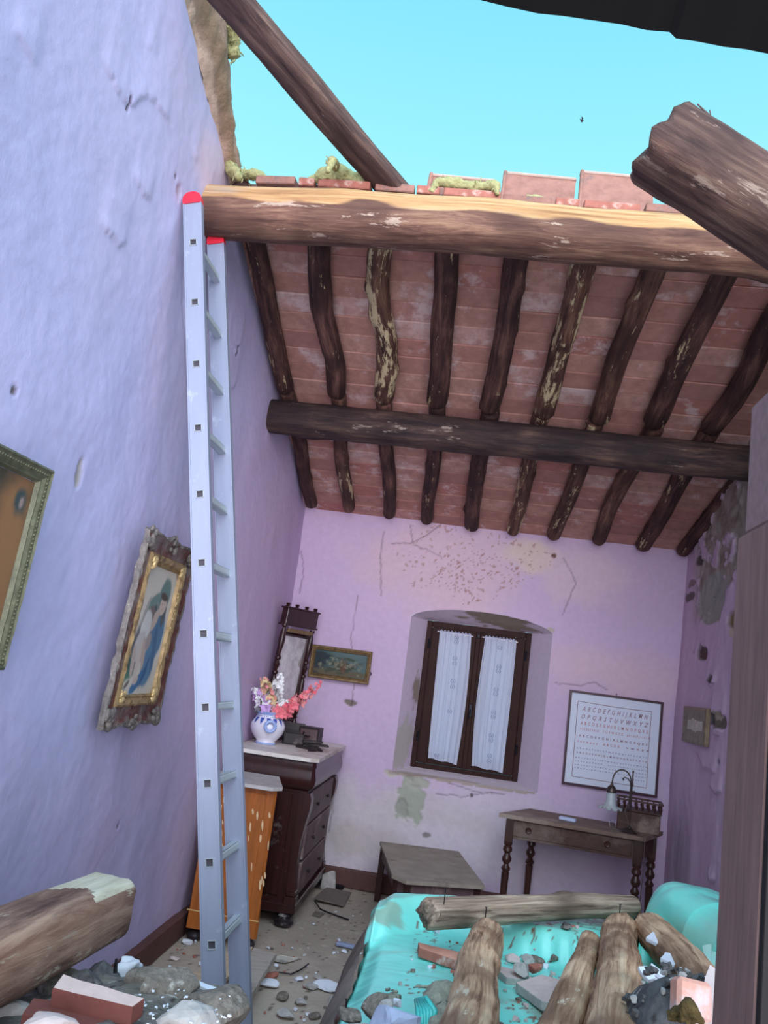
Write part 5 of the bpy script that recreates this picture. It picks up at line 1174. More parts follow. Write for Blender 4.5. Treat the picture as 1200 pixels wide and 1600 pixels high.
# broken wall head and roof layer along the top of the left wall
na, nb = 90, 26
yv = np.linspace(4.02, 2.2, na)[:, None]+np.zeros((1, nb)); q = np.linspace(0, 1, nb)[None, :]+np.zeros((na, 1))
hgt = np.interp(yv, [2.2, 2.7, 3.15, 3.40, 3.68, 4.02], [.62, .46, .27, .15, .04, .02])
xf = np.where(q < .55, -1.485+.075*np.sin(np.clip(q/.55, 0, 1)*PI*.75), -1.43-(q-.55)/.45*.45)
zf = np.where(q < .55, zp(yv)-.01+hgt*(q/.55), zp(yv)+hgt*(1-.15*(q-.55)/.45))
nn_ = .030*fbm(yv*7, q*3, 0, 90, 4)+.012*fbm(yv*30, q*14, 0, 91, 3)
P = np.stack([xf+nn_*1.2, yv, zf+nn_*(q > .1)], -1)
c_ = np.zeros(P.shape); c_[:] = lin(160, 134, 118); c_ *= (1+.7*fbm(yv*12, q*4, 0, 92, 4))[..., None]; c_[q < .10] = lin(206, 178, 160)
mark(c_, yv*1.0, q, (3.3, .25), (.9, .10), (150, 124, 98), .3, 4, 3, .3, .7)
o = link('trim_2', grid_mesh('trim_2', P, c_), MV('wall_head', .95, .35, 26, .8, .012)); tag(o, kind='structure')
wool('insulation_wool', [(-1.435, 3.22, 4.52), (-1.40, 3.18, 4.46), (-1.395, 3.22, 4.40), (-1.40, 3.25, 4.34), (-1.385, 3.27, 4.30)], [.03, .05, .045, .03, .028], wool_m, 7, 'fluffy yellow wool hanging high on the wall top by the plank', 'insulation', gi, strands=30)

# rafter plank fallen across the open roof, stub beam, twig
log('slanting_plank', [(-.585, 3.69, 3.890), (-1.34, 2.72, 4.235)], (.074, .080), wood_plank, seed=71, n=24, seg=40, rough=.05, bend=.004, knots=0, square=1.0, sc=(1.0, .55),
    label='loose roof plank slanting up to the left against the sky', cat='plank')
log('stub_beam', [(.405, 2.38, 3.335), (.76, 2.40, 3.125), (1.16, 2.42, 2.865), (1.545, 2.44, 2.62)], (.118, .110), wood_stub, seed=73, n=30, seg=60, rough=.07, bend=.006, knots=1, square=.55, endj=.02,
    label='broken thick roof beam stub slanting down from the right, against the sky', cat='beam')
mb = MB().tube([(.90, 2.46, 3.20), (.86, 2.5, 3.32), (.74, 2.5, 3.39), (.64, 2.5, 3.47), (.565, 2.5, 3.545), (.535, 2.5, 3.575)], [.006, .006, .005, .0045, .004, .0025], 6)
mb.tube([(.58, 2.5, 3.53), (.575, 2.5, 3.555)], .002, 5).tube([(.66, 2.5, 3.455), (.655, 2.5, 3.475)], .002, 5).tube([(.548, 2.5, 3.562), (.545, 2.5, 3.548)], .002, 5)
o = mb.build('twig', M('twig_brown', (92, 74, 70), .8, 0, .2, 30, .1), off=(.90, 2.46, 3.20)); tag(o, 'thin bare twig sticking up behind the stub beam', 'twig')
p = at(909, 188, Y=22); o = MB().tube([p+Vector((-.06, 0, .03)), p, p+Vector((.05, 0, -.02))], [.01, .03, .012], 6).add([p+Vector((0, 0, .01)), p+Vector((-.03, .12, .04)), p+Vector((.04, .10, 0))], [(0, 1, 2)]).add([p+Vector((0, 0, .01)), p+Vector((-.03, -.12, .04)), p+Vector((.04, -.10, 0))], [(0, 1, 2)]).build('bird', black_iron, off=tuple(p)); tag(o, 'tiny dark bird high in the clear sky', 'bird')

# ================================================================== NEAR DOORWAY
door = bpy.data.objects.new('door_1', None); C.objects.link(door); door.location = (.38, 1.2, 0); tag(door, kind='structure')
def dbox(name, a, b_, mat, bev=.004): return MB().b2([a[0]-.38, a[1]-1.2, a[2]], [b_[0]-.38, b_[1]-1.2, b_[2]], bev).build(name, mat, door)
dbox('jamb', (.371, 1.10, 0), (.392, 1.26, 1.884), door_m); dbox('door_edge', (.3725, 1.085, 0), (.60, 1.10, 2.08), door_shade, .001); dbox('lintel_board', (.3775, 1.10, 1.886), (.60, 1.25, 2.085), door_lintel_m)  # dark door_edge sheet puts shade over the jamb's front
dbox('door_stop', (.4015, 1.19, 0), (.412, 1.27, 1.88), door_shade, .002); dbox('door_leaf', (.413, 1.20, 0), (.60, 1.245, 1.88), door_shade)
rn = random.Random(17); low = []
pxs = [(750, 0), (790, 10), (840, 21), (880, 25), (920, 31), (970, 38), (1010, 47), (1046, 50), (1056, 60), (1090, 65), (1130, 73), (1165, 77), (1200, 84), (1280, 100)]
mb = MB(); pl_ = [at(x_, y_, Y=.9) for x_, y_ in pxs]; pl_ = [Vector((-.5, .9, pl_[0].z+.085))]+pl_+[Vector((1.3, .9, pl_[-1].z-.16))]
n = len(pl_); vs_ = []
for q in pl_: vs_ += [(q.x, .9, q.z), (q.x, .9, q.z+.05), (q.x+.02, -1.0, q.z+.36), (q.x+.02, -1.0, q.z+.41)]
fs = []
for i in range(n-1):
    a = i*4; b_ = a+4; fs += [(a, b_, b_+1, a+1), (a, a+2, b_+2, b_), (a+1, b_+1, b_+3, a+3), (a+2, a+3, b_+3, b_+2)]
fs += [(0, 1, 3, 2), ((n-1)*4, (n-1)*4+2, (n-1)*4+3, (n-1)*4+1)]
o = mb.add(vs_, fs).build('trim_3', edge_shade_m); tag(o, kind='structure')

# ================================================================== BED
def yfar(x_): return np.interp(x_, [-.3, .2, .93, 1.55], [4.27, 4.45, 4.52, 4.5])
def zb(x_, y_):
    """height of the covered mattress"""
    fold = np.interp(x_, [-.3, -.08, .26, .57, .89, 1.5], [3.78, 4.03, 3.92, 3.80, 4.05, 4.05])
    z = .515 + .125*ss(y_, fold-.04, fold+.12)*(1-.45*ss(y_, yfar(x_)-.22, yfar(x_)-.02))
    z = z + .022*fbm(x_*3, y_*3, 0, 95, 3)+.010*fbm(x_*2+y_*7, y_*3-x_*3, 0, 96, 3)+.004*fbm(x_*5+y_*24, y_*6, 0, 97, 2)
    return z
bed = empty('bed', (.6, 3.5, 0), label='bed covered in turquoise plastic sheeting, strewn with fallen logs and rubble', cat='bed')
na, nb = 260, 260
A = np.linspace(-.16, 2.02, na)[:, None]+np.zeros((1, nb)); B_ = np.linspace(-.12, 2.25, nb)[None, :]+np.zeros((na, 1))
Xb = -.285+np.clip(A, 0, 1.83); Yn = 2.63; YF = yfar(Xb); Yb = Yn+np.clip(B_, 0, 1.95)/1.95*(YF-Yn)
dz = np.maximum(-A, 0)+np.maximum(-B_, 0)+np.maximum(B_-1.95, 0)
rd = .035*(1-ss(np.minimum.reduce([A, B_+.0, 1.95-B_]), 0, .07))
Zb = zb(Xb, Yb)-dz-rd
Xb2 = Xb-.018*ss(-A, 0, .05)-.006*np.sin(Yb*38)*ss(-A, .0, .06)+ .010*fbm(Yb*6, Zb*6, 0, 98)*ss(-A, -.02, .05)
Yb2 = Yb+.02*ss(B_-1.95, 0, .05)
fold = np.interp(Xb, [-.3, -.08, .26, .57, .89, 1.5], [3.78, 4.03, 3.92, 3.80, 4.05, 4.05])
pl = np.exp(-((Yb-fold-.03)/.06)**2)*ss(Xb, .2, .3); Zb = Zb+.008*np.sin(Xb*95+3*np.sin(Xb*9))*pl
col = np.zeros(Xb.shape+(3,)); col[:] = lin(132, 238, 226)
far_ = ss(Yb, fold, fold+.15)[..., None]; col = col*(1-far_*.6)+np.array(lin(152, 232, 212))*far_*.6
st_ = ss(fbm(Xb*3+Yb*3, Yb*14-Xb*5, 0, 99, 4), .14, .34)*ss(Yb, 3.55, 3.8)*.65; col = col*(1-st_[..., None])+np.array(lin(150, 146, 124))*st_[..., None]
d2 = ss(fbm(Xb*4, Yb*4, 0, 100, 4), .10, .3)*ss(3.75-Yb, 0, .5)*ss(Xb, .0, .3)*.75; col = col*(1-d2[..., None])+np.array(lin(158, 148, 134))*d2[..., None]
sp = (fbm(Xb*60, Yb*60, 0, 101, 2) > .34) & (fbm(Xb*5, Yb*5, 0, 102, 2) > -.05) & (Xb > -.1); col[sp] = lin(134, 106, 92)
plastic_v = MV('turquoise_plastic', .32, .08, 7, .45, .012, .5, .45, coatr=.22)
link('plastic_sheet', grid_mesh('plastic_sheet', np.stack([Xb2-.6, Yb2-3.5, Zb], -1), col), plastic_v, bed)
MB().b2((-.27-.6, 2.58-3.5, .16), (1.52-.6, 4.22-3.5, .46), .03).build('mattress', M('mattress_ticking', (170, 160, 150), .9, 0, .1, 20, .1), bed)
for (x_, y_) in ((-.2, 2.7), (-.2, 4.15), (1.45, 2.7), (1.45, 4.15)): MB().b2((x_-.03-.6, y_-.03-3.5, 0), (x_+.03-.6, y_+.03-3.5, .2), .004).build('bed_leg', maho, bed)
U = np.linspace(0, 1, 120)[:, None]+np.zeros((1, 30)); V = np.linspace(0, 1, 30)[None, :]+np.zeros((120, 1))
Ys_ = 2.6+1.66*U; Zs_ = .49*(1-V)+.005; Xs_ = -.295-.155*np.sin(V*PI*.5)**.8-.020*np.sin(Ys_*14+2*np.sin(Ys_*4))*V+.015*fbm(Ys_*5, V*3, 0, 103)
c_ = np.zeros(Xs_.shape+(3,)); c_[:] = lin(136, 124, 116); c_ *= (1+.5*fbm(Ys_*6, V*4, 0, 104, 4))[..., None]
link('dusty_bedspread', grid_mesh('dusty_bedspread', np.stack([Xs_-.6, Ys_-3.5, Zs_], -1), c_), MV('dusty_cloth', .95, .3, 30, .5, .006), bed)
def lump(name, c0, half, rotm, fn, col_rgb, mat, nu=70, nv=50, parent=None, pw=.55, dust=None):
    th = np.linspace(-PI, PI, nu)[:, None]+np.zeros((1, nv)); ph = np.linspace(-PI/2, PI/2, nv)[None, :]+np.zeros((nu, 1))
    sg = lambda x_, p_: np.sign(x_)*np.abs(x_)**p_
    X = sg(np.cos(ph), pw)*sg(np.cos(th), pw)*half[0]; Y = sg(np.cos(ph), pw)*sg(np.sin(th), pw)*half[1]; Z = sg(np.sin(ph), pw)*half[2]
    P = np.stack([X, Y, Z], -1); P = fn(P) if fn else P; P = P @ np.array(rotm).T
    c_ = np.zeros(P.shape); c_[:] = lin(*col_rgb)
    if dust is not None: dust(P, c_)
    o = link(name, grid_mesh(name, P, c_), mat, parent); o.location = c0; return o
def pf(P):
    n_ = .03*fbm(P[..., 0]*5+P[..., 1]*3, P[..., 1]*5, P[..., 2]*5, 105, 3)+.016*fbm(P[..., 0]*4+P[..., 1]*16, P[..., 2]*4, 0, 106, 2)+.012*fbm(P[..., 0]*20, P[..., 1]*3, P[..., 2]*3, 107, 2)
    L_ = np.linalg.norm(P, axis=-1, keepdims=True)+1e-6; return P+P/L_*n_[..., None]*1.1
def pd(P, c_):
    s_ = ss(fbm(P[..., 0]*3+P[..., 1]*3, P[..., 1]*6, P[..., 2]*3, 108, 3), .12, .3)*.55; c_[:] = c_*(1-s_[..., None])+np.array(lin(148, 156, 150))*s_[..., None]
pil = lump('pillow', (1.255, 3.80, .655), (.30, .50, .20), RY(.20) @ RZ(.25), pf, (124, 240, 222), plastic_v, 90, 60, dust=pd)
tag(pil, 'large pillow under turquoise plastic, against the peeling right wall', 'pillow')
clear, nt, bs = new_mat('clear_film'); bs.inputs['Base Color'].default_value = (.86, .93, .93, 1); bs.inputs['Roughness'].default_value = .12; bs.inputs['Alpha'].default_value = .22; bs.inputs['Specular IOR Level'].default_value = .8
U = np.linspace(0, 1, 60)[:, None]+np.zeros((1, 40)); V = np.linspace(0, 1, 40)[None, :]+np.zeros((60, 1))
Xc = .96+.50*U+.012*np.sin(U*50+V*3); Yc = 3.42-.20*V-.1*U; Zc = .80-.30*V-.05*U+.012*fbm(U*9, V*5, 0, 109)+.010*np.sin(U*50)
fm = link('plastic_film', grid_mesh('plastic_film', np.stack([Xc-1.2, Yc-3.3, Zc-.6], -1)), clear); fm.location = (1.2, 3.3, .6); tag(fm, 'crumpled clear film hanging from the turquoise pillow', 'plastic film')

# ================================================================== RUBBLE HEAPS (what is left of the doorway wall)
ash_v = MV('grey_rubble', .95, .45, 34, 1.0, .014)
def heap(name, x0, x1, y0_, y1_, fn, seed, nx_=150, ny_=150, base=(128, 118, 108), amp=1.0, label=None):
    u_ = np.linspace(x0, x1, nx_)[:, None]+np.zeros((1, ny_)); v_ = np.linspace(y0_, y1_, ny_)[None, :]+np.zeros((nx_, 1))
    z = fn(u_, v_); z = z+amp*(.030*fbm(u_*8, v_*8, 0, seed, 4)+.010*fbm(u_*30, v_*30, 0, seed+1, 3))*ss(z, .05, .3)
    e = np.minimum.reduce([(u_-x0)/(.02), (x1-u_)/(.02), (v_-y0_)/(.02), (y1_-v_)/(.02)]); z = np.where(e < .5, 0, z); z = np.maximum(z, 0)
    c_ = np.zeros(u_.shape+(3,)); c_[:] = lin(*base); c_ *= (1+.7*fbm(u_*9, v_*9, 0, seed+2, 4))[..., None]
    s_ = ss(fbm(u_*4, v_*4, 0, seed+3, 3), .05, .25)[..., None]; c_ = c_*(1-s_*.6)+np.array(lin(104, 102, 104))*s_*.6
    s_ = fbm(u_*90, v_*90, 0, seed+4, 2) > .44; c_[s_] = lin(200, 198, 194)
    s_ = fbm(u_*50, v_*50, 0, seed+5, 2) > .42; c_[s_] = lin(66, 58, 58)
    cx_, cy_ = (x0+x1)/2, (y0_+y1_)/2
    o = link(name, grid_mesh(name, np.stack([u_-cx_, v_-cy_, z], -1), c_), ash_v); o.location = (cx_, cy_, 0); tag(o, label, 'rubble', None, 'stuff'); return o, fn
def hl(u_, v_):
    xe = -.415+.18*(1.9-v_)
    t = np.interp(u_, [-1.5, -1.0, -.82, -.66, -.57, -.466, -.40], [.84, .84, .845, .885, .905, .89, .85])+.10*(1.9-v_)
    return t*ss(xe+.20-u_, 0, .24)*(1-ss(v_, 1.98, 2.32))
def hr(u_, v_):
    t = np.interp(v_, [1.4, 1.8, 2.55, 2.75], [.86, .80, .62, .60])+0*u_
    ash = .30*np.exp(-((u_-.56)/.17)**4-((v_-2.10)/.24)**2)*ss(u_, .33, .44)
    return (t+ash)*ss(u_, -.52, -.20)*(1-ss(v_, 2.54, 2.62))+.05*fbm(u_*9, v_*9, 0, 141, 3)*ss(ash, .05, .2)
heap('rubble_heap', -1.44, -.06, 1.3, 2.4, hl, 120, 190, 180, (142, 134, 124), .75, 'heap of grey mortar and grit below the sawn beam, lower left')
heap('rubble_heap', -.54, 1.30, 1.30, 2.64, hr, 140, 230, 200, (112, 108, 108), .8, 'dark grey ash and mortar heap at the lower right, under the logs')

# ---- sawn beam resting on the left heap
def pale(nn, c): return (c.y > 1.93+.10*vn1(c.x*12, 3)+.9*(c.x+.85) and nn.z > .55)
log('sawn_beam', [(-.846, 2.20, .945), (-.846, .75, 1.045)], (.0725, .0725), wood_cut, seed=81, n=44, seg=120, rough=.035, bend=.0, knots=1, square=1.0, endj=.01,
    label='large sawn beam end with pale cut face, lower left corner', cat='beam', mat2=wood_saw, f2=pale)

# ---- logs on the bed
def nail(parent, p, h=.05, tilt=(0, 0)):
    p = Vector(p); mb_ = MB().tube([p, p+Vector((tilt[0], tilt[1], h))], .0022, 6); mb_.box(p+Vector((tilt[0], tilt[1], h)), (.009, .009, .002)); o = mb_.build('nail', black_iron, parent); o.location = -parent.location; return o
def zb1(x_, y_): return float(zb(np.array(x_), np.array(y_)))
gl = 'rafters fallen on the bed'
a = at(668, 1430, Z=.69); b_ = at(985, 1418, Z=.70)
lg = log('fallen_rafter', [a, a.lerp(b_, .35)+Vector((0, 0, .004)), a.lerp(b_, .7)+Vector((0, 0, .012)), b_], (.062, .050), wood_grey, seed=82, n=20, seg=60, rough=.10, bend=.016, knots=3, endj=.02, label='long grey rafter lying across the far side of the bed', cat='rafter', group=gl)
nail(lg, a+Vector((.06, -.02, .055)), .06)
a = at(757, 1462, Z=.665); b_ = Vector((.075, 1.75, .905))
lg = log('fallen_rafter', [a, a.lerp(b_, .4)+Vector((-.004, 0, .015)), a.lerp(b_, .75)+Vector((.01, 0, .0)), b_], (.066, .062), wood_log, seed=83, n=22, seg=60, rough=.09, bend=.012, knots=3, endj=.015, label='thick tan rafter pointing at the viewer, left of the white tile', cat='rafter', group=gl)
nail(lg, a+Vector((-.005, -.015, .062)), .045)
a = at(920, 1472, Z=.69); b_ = Vector((.225, 1.75, .915))
log('fallen_rafter', [a, a.lerp(b_, .5)+Vector((.0, 0, .01)), b_], (.040, .050), wood_log, seed=84, n=18, seg=50, rough=.10, bend=.008, knots=2, square=.4, endj=.04, label='slim split rafter with pointed end, between two thicker logs', cat='rafter', group=gl)
a = at(965, 1455, Z=.69); b_ = Vector((.345, 1.80, .93))
lg = log('fallen_rafter', [a, a.lerp(b_, .5)+Vector((.012, 0, .01)), b_], (.072, .060), wood_log, seed=85, n=24, seg=60, rough=.16, bend=.010, knots=4, endj=.03, label='splintered pale rafter with a nail, right of the slim split one', cat='rafter', group=gl)
nail(lg, a+Vector((.0, -.015, .07)), .04)
a = at(1018, 1455, Z=.72); b_ = at(1140, 1600, Y=2.35)
log('fallen_rafter', [a, a.lerp(b_, .5)+Vector((.02, 0, .005)), b_], (.072, .058), wood_log, seed=86, n=22, seg=60, rough=.12, bend=.01, knots=3, endj=.02, label='rafter with white plaster flakes on it, beside the turquoise pillow', cat='rafter', group=gl)

# ---- loose pieces
def chip_mesh(size, seed, npts=12, flat=.35, corner=0.0):
    r_ = random.Random(seed); bm = bmesh.new()
    for k_ in range(npts):
        a_ = 2*PI*k_/npts*1.0+r_.uniform(-.3, .3); rr_ = r_.uniform(.75, 1.0)
        bm.verts.new((math.cos(a_)*rr_*size[0]/2, math.sin(a_)*rr_*size[1]/2, (r_.choice((-1, 1))*r_.uniform(.6, 1))*size[2]/2))
    for k_ in range(npts//2): bm.verts.new((r_.uniform(-.3, .3)*size[0], r_.uniform(-.3, .3)*size[1], r_.choice((-1, 1))*size[2]/2))
    res = bmesh.ops.convex_hull(bm, input=bm.verts)
    bmesh.ops.delete(bm, geom=[v_ for v_ in bm.verts if not v_.link_faces], context='VERTS')
    me = bpy.data.meshes.new('chip'); bm.to_mesh(me); bm.free(); return me
def rock_mesh(size, seed):
    bm = bmesh.new(); bmesh.ops.create_icosphere(bm, subdivisions=3, radius=1.0)
    A_ = np.array([v_.co[:] for v_ in bm.verts]); r_ = random.Random(seed)
    # facet the ball with a few random cutting planes, then roughen
    for k_ in range(9):
        n_ = np.array([r_.gauss(0, 1), r_.gauss(0, 1), r_.gauss(0, 1)]); n_ /= np.linalg.norm(n_); d_ = r_.uniform(.45, .75); t_ = A_ @ n_; A_ = A_-np.outer(np.maximum(t_-d_, 0)*.92, n_)
    f_ = 1+.10*fbm(A_[:, 0]*3, A_[:, 1]*3, A_[:, 2]*3, seed, 3)+.10*fbm(A_[:, 0]*6, A_[:, 1]*6, A_[:, 2]*6, seed+1, 3)
    A_ = A_*f_[:, None]*np.array(size)*.62
    for v_, c_ in zip(bm.verts, A_): v_.co = c_
    me = bpy.data.meshes.new('stone'); bm.to_mesh(me); bm.free(); return me
def chip(name, p, size, mat, seed, rot=(0, 0, 0), label=None, cat=None, group=None, sub=False, rest=True):
    me = rock_mesh(size, seed) if max(size) > .045 else chip_mesh(size, seed); o = bpy.data.objects.new(name, me); me.name = name; me.materials.append(mat); C.objects.link(o)
    o.rotation_euler = rot; o.location = Vector(p)+(Vector((0, 0, size[2]*.42)) if rest else Vector()); tag(o, label, cat, group); return o
def slab(name, poly, z0, th, mat, loc, rot=(0, 0, 0), rag=.0, seed=0, label=None, cat=None, group=None, mat_side=None):
    """a broken tile: outline with ragged edges, extruded"""
    r_ = random.Random(seed); pts = []
    for i in range(len(poly)):
        a_ = Vector((*poly[i], 0)); b2_ = Vector((*poly[(i+1) % len(poly)], 0)); n_ = max(1, int((b2_-a_).length/.035))
        for q_ in range(n_): pp_ = a_.lerp(b2_, q_/n_); pts.append((pp_.x+r_.uniform(-rag, rag), pp_.y+r_.uniform(-rag, rag)))
    mb_ = MB(); n_ = len(pts); mb_.add([(x_*.985, y_*.985, 0) for x_, y_ in pts]+[(x_, y_, .004) for x_, y_ in pts]+[(x_, y_, th-.003) for x_, y_ in pts]+[(x_*.985, y_*.985, th) for x_, y_ in pts],
        [tuple(range(n_-1, -1, -1)), tuple(range(3*n_, 4*n_))]+[(i+j*n_, (i+1) % n_+j*n_, (i+1) % n_+(j+1)*n_, i+(j+1)*n_) for j in range(3) for i in range(n_)])
    if mat_side is not None:
        mb_.m = [0, 0]+[1]*(3*n_)
    o = mb_.build(name, [mat, mat_side] if mat_side is not None else mat); o.location = loc; o.rotation_euler = rot; return tag(o, label, cat, group)
bp_ = lambda x_, y_, dz_=0.0: (lambda q_: Vector((q_.x, q_.y, zb1(q_.x, q_.y)+dz_)))(at(x_, y_, Z=.53))
# brick fragment and whitewashed tiles on the bed
c0 = bp_(684, 1496); slab('brick', [(-.085, .045), (.085, .03), (.082, -.085), (-.08, -.02)], 0, .034, M('pink_brick_top', (226, 160, 138), .9, 0, .1, 18, .3, dust=(236, 196, 180), dustamt=.05), c0, (0, .03, 0), .002, 1, 'broken pink brick lying on the turquoise plastic, left of the tan rafter', 'brick', 'broken bricks on the rubble', brick_m)
c0 = bp_(850, 1562); slab('tile', [(-.105, .02), (.0, .135), (.085, .10), (.075, -.14), (-.02, -.12)], 0, .032, brick_pale, c0+Vector((0, 0, .012)), (.03, -.05, 0), .002, 2, 'large whitewashed floor tile on the bed between the logs', 'tile', None, plaster_g)
c0 = bp_(806, 1530); slab('tile', [(-.11, .05), (.02, .07), (.07, .0), (-.03, -.06)], 0, .028, brick_pale, c0, (0, .02, -.2), .004, 3, 'smaller whitewashed tile piece under stones, right of the tan rafter', 'tile', None, plaster_g)
wp = 'mortar stones beside the whitewashed tiles'
for i, (x_, y_, s_, mt_, lb) in enumerate(((815, 1532, .065, plaster_g, 'angular grey mortar stone on the smaller white tile'), (836, 1528, .055, brick_m, 'rounded red brick crumb with pale top beside the white tiles'), (823, 1500, .055, plaster_g, 'grey stone between shards above the white tiles'), (800, 1496, .05, brick_pale, 'pink white shard nearest the tan rafter, above the white tiles'), (838, 1502, .05, mortar_m, 'dark mortar stone right of the grey stone above the white tiles'), (852, 1508, .03, plaster_w, 'tiny white chip above the large white tile'), (865, 1505, .035, mortar_m, 'small dark chip near the slim rafter, above the white tile'), (880, 1495, .04, black_pl, 'flat dark splinter by the slim split rafter'))):
    chip('stone', bp_(x_, y_, .0 if i > 1 else .032), (s_*1.25, s_, s_*.65), mt_, 200+i, (random.uniform(-.2, .2), random.uniform(-.2, .2), random.uniform(0, 3)), lb, 'stone', wp)
rn = random.Random(21); mt_l = [plaster_g, brick_m, mortar_m, plaster_w, brick_pale]
gm = {}
for i in range(90):
    x_, y_ = rn.choice([(rn.uniform(770, 900), rn.uniform(1490, 1600)), (rn.uniform(700, 740), rn.uniform(1450, 1560)), (rn.uniform(620, 720), rn.uniform(1450, 1550)), (rn.uniform(775, 830), rn.uniform(1560, 1600)), (rn.uniform(880, 960), rn.uniform(1490, 1600))])
    s_ = rn.uniform(.008, .026); mi = rn.randrange(5)
    kind = ['grey mortar', 'red brick', 'brown mortar', 'white plaster', 'pale pink brick'][mi]
    chip('crumb', bp_(x_, y_), (s_*1.3, s_, s_*.6), mt_l[mi], 300+i, (0, 0, rn.uniform(0, 3)), 'small %s crumb on the turquoise plastic' % kind, 'crumb', '%s crumbs on the turquoise plastic' % kind)
# plaster flakes on the rafter by the pillow
def flake(px, py, dist, w_, d_, seed, lab, rot=(0, 0, 0), mat=plaster_w, th=.014):
    p_ = at(px, py, Y=dist); return slab('plaster_flake', [(-w_/2, -.1*d_), (-w_*.2, d_/2), (w_*.3, d_*.45), (w_/2, .05*d_), (w_*.35, -d_/2), (-w_*.25, -d_*.4)], 0, th, mat, p_, rot, .003, seed, lab, 'plaster flake', 'plaster flakes near the pillow')
flake(1037, 1474, 3.36, .135, .15, 5, 'upper white plaster flake on the rafter beside the pillow')
flake(1060, 1507, 3.02, .125, .13, 6, 'lower white plaster flake on the rafter beside the pillow')
flake(1068, 1521, 2.86, .04, .03, 7, 'tiny white plaster flake just below the two on the rafter')
for i, (x_, y_, w_) in enumerate(((1008, 1522, .05), (1016, 1532, .055), (1024, 1520, .05), (1030, 1528, .045), (1022, 1540, .05))):
    flake(x_, y_, 2.31+.02*i, w_*.9, .035, 20+i, '%s flake of the bluish shards left of the white-flaked rafter' % ordn[i], (.3, .4, .3*i-.5), plaster_w, .008)
for i, (x_, y_, w_) in enumerate(((1112, 1538, .06), (1120, 1548, .055), (1127, 1540, .045), (1124, 1556, .04))):
    flake(x_, y_, 2.22+.02*i, w_*.9, .04, 30+i, '%s shard of the pale pile between rafter and door post' % ordn[i], (.3, -.3, .4*i+.4), plaster_w, .008)
p = at(1115, 1585, Y=1.98); slab('tile', [(-.05, .12), (.02, .10), (.06, -.06), (.03, -.12), (-.02, -.08)], 0, .03, brick_pale, p+Vector((0, 0, -.02)), (.5, .2, -.5), .004, 9, 'pink and white tile shard next to the door post', 'tile', None, plaster_g)
# pink brick standing in the ash, moss in front
p = at(1079, 1562, Y=1.97); o = MB().box((0, 0, 0), (.074, .05, .075), None, .008).build('brick', M('salmon_brick', (226, 164, 146), .9, 0, .12, 14, .4, dust=(216, 204, 204), dustamt=.22)); o.location = p; o.rotation_euler = (-.35, .10, .12); tag(o, 'salmon half brick standing in the ash heap near the door post', 'brick', 'broken bricks on the rubble')
wool('moss_clump', [at(1045, 1592, Y=1.88), at(1078, 1588, Y=1.86), at(1100, 1598, Y=1.86)], [.018, .034, .016], moss_m, 31, 'clump of dry brown moss in front of the salmon half brick', 'moss', None, strands=0, amp=1.2)
wool('wool_clump', [at(668, 1556, Y=2.72), at(690, 1562, Y=2.68), at(700, 1596, Y=2.62), at(690, 1625, Y=2.5)], [.02, .055, .06, .045], wool_grey, 32, 'dirty grey wool tuft on the bed left of the tan rafter', 'insulation', None, strands=16, amp=.4)
wool('wool_clump', [at(588, 1556, Y=2.9), at(618, 1562, Y=2.86)], [.022, .03], wool_grey, 33, 'flat grey lump of dusty wool at the lower left edge of the bed', 'insulation', None, strands=6, amp=.4, flat=.5)
o = MB()
for k_ in range(6): 
    a_ = at(650+k_*3, 1562-k_*1, Y=2.62-.01*k_); b2_ = at(656+k_*4, 1612, Y=2.52); o.tube([a_, a_.lerp(b2_, .5)+Vector((.003*k_, 0, .01)), b2_], [.006, .009, .008], 6)
o = o.build('twisted_sheet_corner', teal_rope, bed, smooth=True); o.location = -bed.location; o['label'] = 'twisted corner of the plastic sheet'
fs_ = 'stones at the near left corner of the bed'
for i, (x_, y_, Yd, sz, mt_, lb) in enumerate(((548, 1585, 2.60, (.075, .06, .035), mortar_m, 'flat brown stone with a nail at the bottom edge, left of the bed'), (588, 1577, 2.62, (.085, .06, .07), mortar_m, 'brown and white wedge stone at the near left bed corner'), (606, 1573, 2.6, (.05, .04, .03), plaster_g, 'small pale mortar stone at the near left bed corner'), (620, 1567, 2.66, (.04, .03, .02), plaster_w, 'small white mortar stone right of the wedge stone'))):
    chip('stone', at(x_, y_, Y=Yd)-Vector((0, 0, sz[2]*.4)), sz, mt_, 400+i, (0, .1, .5*i), lb, 'stone', fs_)
mb = MB().tube([at(541, 1583, Y=2.6), at(541, 1560, Y=2.6)], .002, 6); o = mb.build('nail', black_iron, off=tuple(at(541, 1583, Y=2.6))); tag(o, 'thin upright nail in the flat brown stone, left of the bed', 'nail')
blue_pl = M('bluish_plaster', (178, 186, 212), .9, 0, .1, 14, .3, dust=(226, 226, 232), dustamt=.1)
p = at(622, 1590, Y=2.48); me = rock_mesh((.17, .14, .10), 77); o = bpy.data.objects.new('plaster_lump', me); C.objects.link(o); me.materials.append(blue_pl); o.location = p-Vector((0, 0, .03)); o.rotation_euler = (.2, .1, .3); tag(o, 'big bluish painted plaster lump at the bottom edge below the bed', 'plaster lump')
p = at(560, 1602, Y=2.45); me = rock_mesh((.20, .14, .07), 78); o = bpy.data.objects.new('plaster_lump', me); C.objects.link(o); me.materials.append(plaster_g); o.location = p-Vector((0, 0, .03)); tag(o, 'pale grey plaster lump at the bottom edge left of the bluish one', 'plaster lump')

